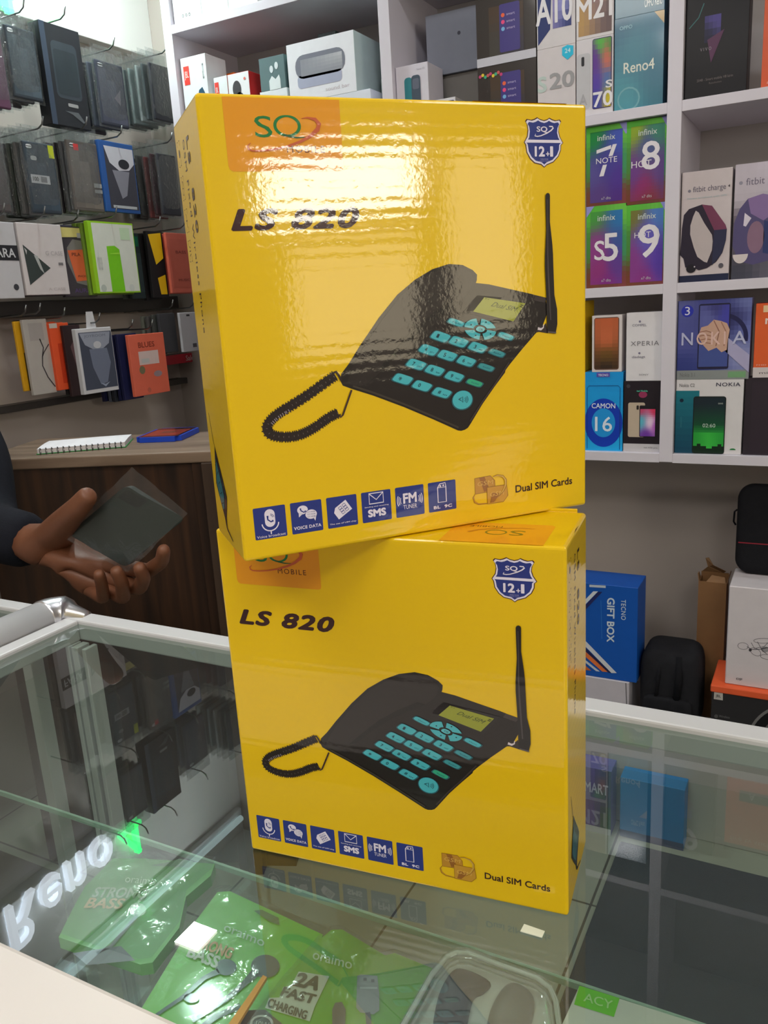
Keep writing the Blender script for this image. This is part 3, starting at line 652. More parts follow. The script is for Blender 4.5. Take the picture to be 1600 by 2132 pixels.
class PF(Face):
    """a face addressed in photograph pixels; every point is laid on the face's real plane"""
    def __init__(s, mb, o, n, eps=.0002, mat='card'):
        s.mb = mb; s.o = Vector(o); s.n = Vector(n).normalized(); s.eps = eps; s.mat = mat; s.l = 1; s.W = s.H = 1
    def p(s, a, b): return hit(a, b, s.o, s.n)+s.n*(s.eps*s.l)

HN = [0]
def wallstack(px, n, dx, X, kind, label_front, label_back, group, art=None, col=(60, 60, 66), cat='phone case', t=.010, name='phone_case_pack', backcols=None, hk=True, jit=.006, header=0):
    xl, xr, yt, yb = px; ym = (yt+yb)/2; xm = (xl+xr)/2
    y0, y1 = hx(xl, ym, X).y, hx(xr, ym, X).y; z1, z0 = hx(xm, yt, X).z, hx(xm, yb, X).z
    for i in range(n):
        Xi = X-i*dx; jy = random.uniform(-jit, jit) if i else 0; jz = random.uniform(-jit, jit) if i else 0
        c = col if (i == 0 or not backcols) else backcols[i % len(backcols)]
        a0, a1, b0, b1 = y0+jy, y1+jy, z0+jz, z1+jz
        lab = label_front if i == 0 else label_back; grp = None if i == 0 else group
        if n == 2 and i == 1: grp = None
        f = MB(); tilt = 0
        f.box((Xi-t, a0, b0), (Xi, a1, b1), c, 'card' if kind == 'card' else 'plastic', .0015 if kind == 'card' else min(.004, t*.45), 2)
        F = Face(f, (Xi, a0, b0), (0, 1, 0), (0, 0, 1), a1-a0, b1-b0, .0003, 'card')
        if art and i == 0: art(F)
        if header:
            ymid = (a0+a1)/2
            f.prism([(Xi-t/2, ymid-.018, b1-.001), (Xi-t/2, ymid+.018, b1-.001), (Xi-t/2, ymid+.012, b1+header), (Xi-t/2, ymid-.012, b1+header)], (.001, 0, 0), c if header > .03 else (210, 212, 210), 'card')
        if kind == 'card':
            finish(f, name, (Xi-t/2, (a0+a1)/2, b0), lab, cat, grp)
        else:
            root = thing(name, (Xi-t/2, (a0+a1)/2, b0-.006), lab, cat, grp)
            f.build('phone_case', root)
            # crinkled clear bag around it, wider at the sealed top
            g = MB(); nu, nv = 7, 14; ww = (a1-a0)+.016; hh = (b1-b0)+.046
            sd = random.random()*50
            for sgn, xb in ((1, Xi), (-1, Xi-t)):
                vs = []; fs = []
                for j in range(nv+1):
                    for q in range(nu+1):
                        u = q/nu; v = j/nv
                        edge = min(u, 1-u)*2; e2 = min(v*6, (1-v)*3.2, 1)
                        off = (.0018+.0035*abs(mnoise.noise(Vector((u*4+sd, v*7, sgn*3)))))*min(1, edge*3)*e2
                        xc = (xb if e2 >= 1 else (xb-(Xi-t/2))*e2+(Xi-t/2)) if edge*3 >= 1 else (xb-(Xi-t/2))*min(1, edge*3)*e2+(Xi-t/2)
                        vs.append((xc+sgn*off, a0-.008+ww*u+.003*mnoise.noise(Vector((v*6, sd, u))), b0-.006+hh*v))
                for j in range(nv):
                    for q in range(nu):
                        k = j*(nu+1)+q; fs.append((k, k+1, k+nu+2, k+nu+1))
                g.raw(vs, fs, (255, 255, 255), 'crinkle_film', True)
            g.build('clear_bag', root)
    if hk:
        HN[0] += 1
        hh = z1+(.03 if kind != 'card' else .012)
        f = MB(); Y = (y0+y1)/2
        f.tube([(WL+.002, Y, hh), (X+.01, Y, hh+.002), (X+.026, Y, hh+.010), (X+.034, Y, hh+.028)], .0022, (130, 132, 132), 'metal', 8)
        finish(f, 'wall_hook', (WL+.002, Y, hh), 'steel hook with an upturned tip on the accessory wall', 'hook', 'hooks carrying the accessory packs')
DK = [(44, 50, 58), (70, 74, 84), (34, 34, 40), (88, 84, 92), (56, 64, 72)]
X0 = -1.868
# row one
wallstack((-32, 12, 62, 222), 3, .028, X0, 'bag', 'purplish phone case in a clear bag at the left edge of the top row', 'clear bagged case behind the purplish one at the left edge of the top row', 'bagged cases behind the purplish one', None, (96, 60, 84), backcols=DK)
def plainC(c1, c2=(210, 212, 214), logo=None):
    def art(F):
        F.rect(.08, .90, .28, .955, c2, 1, r=.06); F.grad(.05, .05, .95, .88, lambda u, v: mixc(c1, tuple(min(255, q*1.25) for q in c1), (u+v*.6) % 1), 3, 5, 1)
        if logo: F.text(logo, .3, .3, .7, .34, (150, 150, 150), 2)
    return art
wallstack((20, 80, 60, 205), 4, .026, X0, 'bag', 'dark slate phone case in a clear bag second in the top row', 'clear bagged case behind the dark slate one in the top row', 'bagged cases behind the dark slate one', plainC((62, 72, 80)), (52, 60, 68), backcols=DK)
def blackbox(F):
    F.rect(.0, .0, .13, 1, (54, 66, 84), 1); F.rect(.22, .28, .86, .84, (52, 60, 68), 1, r=.10); F.rect(.26, .32, .82, .76, (40, 50, 56), 2, r=.06)
    F.rect(.46, .205, .72, .24, (150, 150, 150), 2, r=.02); F.poly([(.36, .155), (.7, .16), (.85, .07), (.8, .06), (.55, .13)], (90, 94, 98), 2)
wallstack((96, 176, 58, 262), 1, .02, X0+.006, 'card', 'tall black phone case box with a grey phone outline', '', None, blackbox, (30, 32, 38), t=.04)
def redtop(F): plainC((66, 68, 82))(F); F.poly([(.55, .45), (.8, .6), (.75, .35)], (120, 112, 124), 3)
wallstack((206, 262, 132, 262), 4, .030, X0, 'bag', 'dark phone case in a clear bag under a red header tag', 'clear bagged case behind the red tagged one', 'bagged cases behind the red tagged one', redtop, (56, 60, 72), backcols=DK)
wallstack((318, 366, 138, 252), 6, .026, X0+.03, 'bag', 'black phone case in a clear bag nearest the wall shelf in the top row', 'thin bagged case seen edge on beside the wall shelf', 'edge on bagged cases beside the wall shelf', None, (40, 42, 50), t=.008, backcols=[(110, 120, 120), (70, 78, 80), (130, 138, 138)])
# row two
wallstack((-34, 14, 292, 440), 3, .028, X0, 'bag', 'grey phone case in a clear bag at the left edge of the second row', 'bagged case behind the grey one at the left edge of the second row', 'bagged cases at the left edge of the second row', None, (84, 78, 78), backcols=DK)
def slate(F):
    plainC((50, 62, 72))(F); F.rect(.80, .80, .98, .98, (180, 190, 40), 3); F.rect(.10, .42, .72, .54, (190, 190, 194), 3); F.text('100', .16, .45, .34, .51, (60, 60, 60), 4, .02); F.rect(.42, .44, .62, .52, (130, 130, 134), 4); F.rect(.18, .74, .38, .80, (170, 172, 172), 3, r=.05)
wallstack((58, 120, 298, 444), 5, .026, X0, 'bag', 'slate blue phone case with a yellow tag and a white price label', 'bagged case behind the slate blue one with the yellow tag', 'bagged cases behind the yellow tagged one', slate, (52, 62, 72), backcols=[(50, 60, 54), (86, 84, 84), (60, 66, 60), (96, 96, 100)])
def brown(F): plainC((98, 92, 86))(F); F.rect(.2, .86, .36, .95, (200, 60, 60), 3); F.rect(.72, .36, .98, .42, (150, 152, 150), 3); F.rect(.72, .28, .98, .33, (150, 152, 150), 3)
wallstack((148, 210, 296, 440), 4, .026, X0, 'bag', 'grey brown phone case with a small red square', 'bagged case behind the grey brown one', 'bagged cases behind the grey brown one', brown, (92, 86, 82), backcols=[(70, 60, 70), (100, 100, 104), (50, 44, 50)])
def whitecase(F):
    F.rect(.13, .05, .97, .93, (60, 60, 70), 1); F.poly([(.13, .93), (.97, .93), (.97, .72), (.8, .62), (.5, .6), (.25, .7)], (196, 196, 206), 2); F.disc(.66, .70, .16, (40, 42, 50), 3, .07)
    F.poly([(.3, .6), (.8, .6), (.65, .25), (.5, .2)], (130, 130, 142), 2); F.rect(.2, .06, .9, .10, (170, 175, 180), 3)
wallstack((214, 284, 298, 442), 2, .024, X0+.005, 'card', 'blue card box with a white and grey phone case on it', 'grey case box behind the blue card box', None, whitecase, (40, 84, 150), backcols=[(120, 130, 136)], t=.014)
wallstack((335, 372, 322, 448), 6, .027, X0+.01, 'bag', 'black phone case in a clear bag beside the tall yellow box in the second row', 'mixed bagged case hanging behind the tall yellow box', 'mixed bagged cases by the tall yellow box', None, (46, 46, 54), t=.009, backcols=[(150, 150, 150), (60, 40, 44), (110, 60, 60), (70, 72, 74), (36, 34, 38)])
# row three
def band(F): F.rect(0, .50, 1, .70, (40, 40, 44), 1); F.text('FARA', .1, .54, .9, .66, (200, 200, 204), 2, .02); F.disc(.75, .15, .09, (60, 60, 66), 2); F.text('CASE', .1, .85, .6, .9, (190, 190, 190), 2)
wallstack((-22, 40, 462, 622), 2, .03, X0, 'card', 'white box with a black band at the left edge of the third row', 'box behind the white one with the black band', None, band, (192, 190, 194), backcols=[(60, 50, 54)], t=.018)
def tri(F):
    F.poly([(.07, .70), (.62, .38), (.10, .14)], (56, 64, 62), 1); F.poly([(.28, .56), (.36, .55), (.46, .30), (.38, .36)], (170, 172, 170), 2); F.poly([(.09, .66), (.14, .62), (.12, .56)], (190, 190, 190), 2)
    F.text('G CASE', .55, .56, .95, .62, (176, 170, 172), 2, .01); F.rect(.82, .42, .93, .46, (120, 116, 118), 2); F.text('A CASE', .5, .06, .9, .10, (184, 174, 174), 2)
wallstack((45, 136, 466, 614), 3, .022, X0, 'card', 'white box with a dark grey triangle in a shiny wrapper', 'dark box behind the white one with the triangle', 'boxes behind the white triangle box', tri, (206, 198, 198), backcols=[(50, 40, 44), (70, 62, 66)], t=.014)
def orl(F):
    F.poly([(.1, .98), (.95, .98), (.95, .86), (.1, .84)], (208, 196, 120), 1); F.rect(.05, .02, 1, .82, (66, 60, 66), 1); F.poly([(.2, .5), (.25, .7), (.45, .82), (.7, .8), (.85, .62), (.85, .3), (.7, .16), (.4, .2)], (120, 116, 112), 2)
    F.poly([(.25, .66), (.76, .68), (.86, .24), (.40, .22)], (208, 100, 60), 3); F.text('PILA', .36, .58, .62, .63, (110, 60, 44), 4, .02); F.text('PHONE', .46, .28, .78, .31, (110, 60, 44), 4, .01); F.text('AURA', .3, .06, .8, .12, (90, 66, 120), 3)
    F.rect(.6, .84, .9, .91, (160, 160, 166), 3)
wallstack((126, 194, 472, 618), 2, .026, X0-.02, 'card', 'dark card with a slanted orange label and a yellow header', 'navy pack behind the orange labelled card', None, orl, (58, 52, 58), backcols=[(40, 42, 90)], t=.012)
def grn(F):
    F.rect(0, 0, 1, 1, (150, 205, 40), 1); F.rect(.07, .02, .985, .975, (212, 216, 206), 2); F.poly([(.34, .66), (.52, .67), (.62, .62), (.64, .02), (.34, .02)], (120, 200, 30), 3); F.poly([(.40, .55), (.62, .55), (.62, .58), (.4, .56)], (150, 215, 60), 4)
    F.rect(.68, .76, .90, .93, (190, 214, 180), 3); F.text('mobile case', .1, .32, .2, .6, (180, 184, 180), 3); F.disc(.16, .07, .06, (180, 190, 180), 3); F.disc(.8, .07, .06, (200, 206, 200), 3)
wallstack((192, 284, 463, 610), 3, .022, X0+.01, 'card', 'white box with a bright green bar and green edges', 'green edged box behind the white and green one', 'green edged boxes', grn, (150, 205, 40), t=.016, backcols=[(130, 160, 60), (110, 140, 50)])
def teal(F): F.rect(.05, .8, .6, .95, (30, 110, 80), 1); F.rect(.1, .1, .9, .7, (60, 72, 78), 1, r=.05)
wallstack((268, 310, 486, 622), 2, .03, X0-.04, 'card', 'dark teal pack right of the white and green box', 'grey pack behind the dark teal one', None, teal, (50, 62, 66), t=.012, backcols=[(80, 84, 84)], hk=False)
def blky(F): F.poly([(.1, .95), (.9, .98), (.9, .6), (.4, .5)], (225, 180, 20), 1); F.poly([(.4, .3), (.9, .35), (.9, .05), (.5, .05)], (215, 170, 20), 1)
wallstack((312, 345, 482, 620), 2, .026, X0-.01, 'card', 'black and yellow pack between the teal and orange packs', 'plain black pack behind the black and yellow one', None, blky, (24, 22, 24), t=.012, backcols=[(30, 28, 30)])
def orp(F): F.rect(.1, .1, .9, .9, (190, 92, 74), 1); F.text('BASS', .3, .66, .7, .71, (120, 50, 44), 2, .01); F.text('MUSIC', .3, .2, .74, .24, (120, 50, 44), 2, .01)
wallstack((352, 405, 486, 610), 4, .024, X0+.012, 'card', 'brick orange pack beside the tall yellow box in the third row', 'pack behind the brick orange one in the third row', 'packs behind the brick orange one', orp, (198, 96, 78), t=.010, backcols=[(225, 180, 30), (196, 90, 76), (90, 60, 30)])
# row four
wallstack((40, 66, 668, 815), 1, .02, X0-.03, 'card', 'narrow yellow card at the left of the lowest row', '', None, lambda F: F.rect(.4, 0, 1, .55, (70, 60, 30), 1), (214, 160, 30), t=.008)
def cable(F):
    F.line([(.6, .74), (.7, .62), (.6, .5), (.55, .38), (.7, .22), (.95, .08)], .0035, (60, 54, 58), 1); F.line([(.95, .66), (.7, .56), (.6, .5)], .003, (66, 60, 62), 1); F.rect(.2, .72, .8, .95, (160, 154, 150), 1)
wallstack((58, 108, 664, 822), 1, .02, X0-.01, 'card', 'pale pack with a curved black cable in the lowest row', '', None, cable, (172, 166, 160), t=.010)
wallstack((112, 152, 672, 812), 3, .022, X0, 'card', 'orange red pack third in the lowest row', 'orange red pack stacked behind the third one', 'orange red packs in the lowest row', lambda F: (F.rect(0, .93, .4, 1, (190, 180, 172), 1), F.rect(.3, .1, .9, .7, (196, 60, 30), 1)), (222, 84, 44), t=.012)
wallstack((140, 176, 676, 825), 2, .02, X0+.015, 'card', 'dark brown pack left of the white framed grey pack', 'black pack behind the dark brown one', None, lambda F: F.poly([(.3, .7), (.7, .85), (.9, .5), (.7, .3), (.5, .4)], (92, 66, 70), 1), (44, 28, 30), t=.010, backcols=[(26, 22, 24)], hk=False)
def greyc(F):
    F.rect(.06, .06, .98, .94, (70, 76, 92), 1); F.poly([(.08, .93), (.95, .93), (.88, .75), (.7, .68), (.4, .68), (.2, .75)], (150, 156, 172), 2); F.poly([(.3, .68), (.8, .68), (.86, .45), (.7, .15), (.5, .12), (.34, .4)], (112, 120, 140), 2)
    F.disc(.54, .74, .11, (196, 198, 204), 3, .055); F.poly([(.48, .15), (.62, .12), (.76, .15), (.62, .08)], (150, 160, 180), 3); F.text('JOYROOM', .2, .85, .8, .9, (110, 116, 130), 3)
wallstack((166, 240, 682, 818), 1, .02, X0+.03, 'card', 'white framed box with a blue grey phone case and a white hanging tab', '', None, greyc, (206, 206, 210), t=.016, header=.045)
wallstack((252, 292, 694, 832), 5, .020, X0+.01, 'card', 'navy box in the lowest row left of the orange red one', 'navy or grey box behind the foremost navy box', 'navy and grey boxes', None, (30, 34, 74), t=.012, backcols=[(90, 96, 110), (34, 38, 80), (50, 54, 64)])
def orl2(F):
    F.text('BLUES', .24, .78, .70, .87, (140, 60, 44), 1, .02); F.rect(.22, .50, .78, .72, (212, 190, 186), 1); F.rect(.28, .53, .5, .6, (190, 190, 188), 2); F.disc(.27, .42, .08, (120, 112, 84), 2); F.disc(.7, .33, .12, (150, 130, 136), 2, .05); F.disc(.4, .08, .05, (190, 96, 76), 2)
wallstack((274, 348, 694, 822), 1, .02, X0+.045, 'card', 'orange red box with a white price label in the lowest row', '', None, orl2, (218, 104, 80), t=.012)
wallstack((335, 368, 652, 734), 4, .022, X0+.0, 'card', 'charcoal pack in the lowest row behind the yellow box', 'grey or green pack beside the charcoal one', 'packs beside the charcoal one', None, (60, 60, 64), t=.010, backcols=[(120, 124, 114), (70, 72, 70), (90, 88, 88)])
wallstack((378, 412, 650, 732), 1, .02, X0+.03, 'card', 'white pack with a small dark mark next to the tall yellow box', '', None, lambda F: (F.rect(.6, .1, .85, .2, (80, 80, 86), 1), F.rect(.4, .9, .6, .95, (60, 60, 64), 1)), (188, 186, 190), t=.010)
a, c = hx(338, 742, -1.99), hx(410, 752, -1.99)
f = MB(); f.box((-2.0, a.y, c.z), (-1.985, c.y+.05, a.z), (200, 40, 60), 'laminate', .002); f.box((WL+.05, a.y+.02, c.z+.004), (-1.999, a.y+.04, a.z-.004), (90, 90, 90), 'laminate')
f.box((WL, a.y+.0, c.z), (WL+.051, c.y+.05, a.z), (60, 56, 54), 'laminate')
F = Face(f, (-1.985, a.y, c.z), (0, 1, 0), (0, 0, 1), .2, a.z-c.z, .0005); F.text('Sale', .55, .2, .75, .8, (240, 200, 205), 1, .02)
finish(f, 'price_strip', (WL, a.y, c.z), 'short red price strip under the packs by the yellow box', 'label strip')

# ------------------------------------------------------------------ wooden desk by the accessory wall
ang = math.radians(21.8); DO = Vector((-1.870, 1.101, 0))+Vector((math.cos(math.radians(21.8)), math.sin(math.radians(21.8)), 0))*.19
dk_ = thing('wooden_desk', DO, 'brown wooden desk against the wall behind the hand', 'desk', None, ang)
def local(mb, name, parent): 
    o = mb.build(name, parent, True); return o
f = MB(); f.box((-.0, 0, 1.045), (.65, .30, 1.07), (150, 130, 110), 'top_wood', .003); local(f, 'desk_top', dk_)
f = MB(); f.box((.005, .012, .02), (.51, .030, 1.045), (90, 60, 40), 'dark_wood', .001); local(f, 'front_panel', dk_)
f = MB(); f.box((.535, -.004, 0), (.575, .29, 1.045), (90, 60, 40), 'edge_wood', .002); local(f, 'end_panel', dk_)
f = MB(); f.box((.51, .008, 0), (.535, .28, 1.045), (90, 60, 40), 'dark_wood', .001); local(f, 'inner_post', dk_)
f = MB(); f.box((.575, .03, 0), (.65, .29, 1.045), (90, 60, 40), 'dark_wood', .001); local(f, 'side_panel', dk_)
f = MB(); f.box((.0, .03, .0), (.02, .29, 1.045), (90, 60, 40), 'dark_wood', .001); local(f, 'end_board', dk_)
# note pad
nb = thing('spiral_notepad', (-1.585, 1.265, 1.0705), 'open white spiral notepad on the wooden desk', 'notepad', None, math.radians(37))
f = MB(); vs = []
for j in range(7):
    for i in range(9):
        u, v = i/8, j/6; vs.append((u*.195, v*.125, .012+.006*math.sin(v*3)*math.sin(u*2.6+.3)))
f.raw(vs, [(j*9+i, j*9+i+1, (j+1)*9+i+1, (j+1)*9+i) for j in range(6) for i in range(8)], (236, 234, 238), 'matte', True)
f.box((0, 0.001, .0015), (.195, .125, .0115), (214, 208, 210), 'matte'); local(f, 'pages', nb)
f = MB(); f.box((-.002, -.001, 0), (.197, .127, .0015), (40, 150, 70), 'card'); f.box((-.003, .02, .001), (.0, .127, .010), (60, 190, 80), 'card'); local(f, 'green_cover', nb)
f = MB()
for i in range(15):
    x = .008+i*.0128; f.tube([(x, -.004+.006*math.cos(q), .007+.0075*math.sin(q)) for q in [k*math.pi/5 for k in range(-3, 8)]], .0009, (90, 90, 90), 'metal', 5)
local(f, 'wire_spiral', nb)
# phone on the desk
mp = thing('mobile_phone', (-1.45, 1.435, 1.0705), 'phone in a bright blue case lying face up on the wooden desk', 'phone', None, math.radians(-3))
def skew(pts): return [(x-.55*y, y, z) for x, y, z in pts]
f = MB(); b_ = bmesh.new(); bmesh.ops.create_cube(b_, size=1)
for v in b_.verts: v.co = Vector((.056+v.co.x*.112, .075+v.co.y*.15, .006+v.co.z*.012))
bmesh.ops.bevel(b_, geom=[e for e in b_.edges if abs(e.verts[0].co.z-e.verts[1].co.z) > .005], offset=.012, segments=4, affect='EDGES')
f.bm(b_, (30, 70, 190), 'plastic', False, Matrix.Rotation(math.radians(24), 4, 'Z')); local(f, 'blue_case', mp)
f = MB(); Rz = Matrix.Rotation(math.radians(24), 4, 'Z')
def mpq(x0, y0, x1, y1, z, c): f.face([Rz @ Vector(q) for q in ((x0, y0, z), (x1, y0, z), (x1, y1, z), (x0, y1, z))], c, 'gloss_card')
mpq(.006, .006, .106, .144, .0123, (24, 22, 26)); mpq(.012, .02, .10, .115, .0125, (150, 60, 50)); mpq(.04, .06, .075, .09, .0127, (100, 70, 60)); local(f, 'screen', mp)

# ------------------------------------------------------------------ glass counter
gc = thing('glass_counter', (.35, .45, 0), 'glass display counter with white rails in the foreground', 'display counter')
CX0, CX1, CY0, CY1, GZ = -.903, 1.7, .285, .742, .95
AL = (206, 206, 208)
f = MB(); f.box((CX0-.01, CY0-.01, GZ-.006), (CX1, CY1+.006, GZ), (255, 255, 255), 'counter_glass'); 
# a single sheet: keep only the upper face so the thin pane mirrors once
f2 = MB(); f2.face([(CX0-.005, CY0-.01, GZ), (CX1, CY0-.01, GZ), (CX1, CY1+.004, GZ), (CX0-.005, CY1+.004, GZ)], (255, 255, 255), 'counter_glass'); f2.build('glass_top', gc)
f = MB(); f.box((CX0-.03, CY1, .926), (CX1, CY1+.028, GZ+.006), AL, 'laminate', .0025); f.build('back_rail', gc)
f = MB(); f.box((CX0-.03, .12, .60), (CX1, CY0, GZ+.004), (214, 208, 204), 'laminate', .004); f.build('front_rail', gc)
f = MB(); f.box((CX0-.026, CY0, .926), (CX0, CY1, GZ+.006), AL, 'laminate', .0025); f.build('side_rail', gc)
f = MB(); f.tube([(-.954, .12, .958), (-.954, .728, .958)], .024, AL, 'laminate', 20); f.build('tube_trim', gc)
f = MB(); pts = [(-.954, .725, .958)]
for q in range(0, 91, 15): pts.append((-.954+.022*(1-math.cos(math.radians(q))), .728+.03*math.sin(math.radians(q)), .958-.004*q/90))
pts.append((-.905, .760, .952)); f.tube(pts, [.0255]*2+[.026]*4+[.022, .016, .01], (225, 225, 230), 'metal', 18); f.build('chrome_elbow', gc)
for (x, y) in ((CX0+.012, CY1-.012), (CX1-.02, CY1-.012)):
    f = MB()
    for dx_, w_ in ((-.014, .008), (.0, .012), (.018, .007)): f.box((x+dx_-w_/2, y-.012, .06), (x+dx_+w_/2, y+.010, .926), AL, 'laminate', .001)
    f.build('corner_post', gc)
f = MB(); f.face([(CX0-.015, CY0, .10), (CX0-.015, CY1, .10), (CX0-.015, CY1, .90), (CX0-.015, CY0, .90)], AL, 'pane_glass'); f.build('side_panel', gc)
f = MB(); f.box((CX0-.03, .14, 0), (CX1, CY1+.02, .10), AL, 'laminate', .002); f.build('plinth', gc)
f = MB(); f.box((CX0-.03, .16, .10), (CX1, .20, .60), AL, 'laminate', .002); f.build('lower_front_panel', gc)
SZ = .800
f = MB(); f.face([(CX0, CY0+.004, SZ), (CX1, CY0+.004, SZ), (CX1, .565, SZ), (CX0, .565, SZ)], (255, 255, 255), 'pane_glass')
f.box((CX0, .563, SZ-.006), (CX1, .566, SZ), (170, 195, 180), 'plastic'); f.build('glass_shelf', gc)
f = MB(); f.face([(CX0+.03, CY1-.002, .10), (CX1-.04, CY1-.002, .10), (CX1-.04, CY1-.002, .90), (CX0+.03, CY1-.002, .90)], (255, 255, 255), 'pane_glass'); f.build('back_pane', gc)
# neighbouring counter to the left
g2 = thing('glass_counter', (-1.25, .45, 0), 'second glass counter beyond the rounded white tube at far left', 'display counter')
f = MB(); f.box((-1.52, .743, .90), (-.985, .768, .956), AL, 'laminate', .0025); f.build('back_rail', g2)
f = MB(); f.face([(-1.52, .14, GZ), (-.985, .14, GZ), (-.985, .743, GZ), (-1.52, .743, GZ)], (255, 255, 255), 'counter_glass'); f.build('glass_top', g2)
f = MB(); f.box((-1.52, .70, .0), (-.985, .74, .10), AL, 'laminate'); f.box((-1.52, .14, 0), (-.985, .7, .55), (64, 60, 50), 'matte'); f.build('base_cabinet', g2)
for x in (-1.0, -1.51):
    f = MB(); f.box((x-.01, .72, .10), (x+.01, .742, .90), AL, 'laminate', .001); f.build('corner_post', g2)

# ------------------------------------------------------------------ the two big telephone boxes
YEL, BLU, PW, INK = (230, 190, 0), (36, 52, 128), (226, 220, 236), (52, 26, 22)
BW, BH, BD = .2465, .2615, .083
MMv = .001
def mm(pts): return [(a*MMv, b*MMv) for a, b in pts]
OUT = mm([(69.1, 103.9), (70.3, 107.7), (75.3, 113.0), (83.2, 123.1), (96.7, 139.0), (109.6, 151.8), (121.9, 160.1), (133.7, 165.7), (145.2, 168.4), (154.7, 167.4), (161.6, 164.1), (164.6, 161.2), (164.3, 158), (163.6, 156.2), (172.9, 154.9), (188.2, 151.2), (203.2, 147.6), (214.2, 144.3), (216.3, 135.7), (211.6, 126.0), (206.3, 121.9), (196.2, 112.8), (186.6, 103.6), (183.4, 100.2), (183.0, 98.7), (175.2, 90.5), (165.9, 80.1), (156.4, 67.7), (154.5, 65.5), (152.2, 64.4), (149.5, 64.0), (147.2, 64.5), (130.0, 73.5), (110.0, 83.5), (89.7, 92.7), (76.7, 97.8), (70.6, 100.5)])
ANT = mm([(214.8, 207.2), (215.5, 208.5), (216.7, 208.9), (217.8, 208.4), (218.2, 207.2), (218.0, 191.2), (219.7, 177.4), (220.1, 171.2), (220.4, 160.3), (220.9, 146.0), (222.9, 136.7), (223.0, 127.0), (221.6, 121.0), (215.3, 122.1), (214.9, 128.2), (214.7, 145.1), (213.9, 164.2), (214.0, 170.5), (215.1, 186.2)])
def skey(cx, cy, sa=1, sb=1, A=(9.8, -3.8), B=(4.2, 3.8), e=.42):
    pts = []
    for t in range(0, 360, 12):
        c, s = math.cos(math.radians(t)), math.sin(math.radians(t))
        c = math.copysign(abs(c)**e, c)*.56*sa; s = math.copysign(abs(s)**e, s)*.56*sb
        pts.append(((cx+A[0]*c+B[0]*s)*MMv, (cy+A[1]*c+B[1]*s)*MMv))
    return pts
def face_of(f, eps=.00012): return Face(f, (0, 0, 0), (1, 0, 0), (0, 0, 1), 1, 1, eps, 'board')
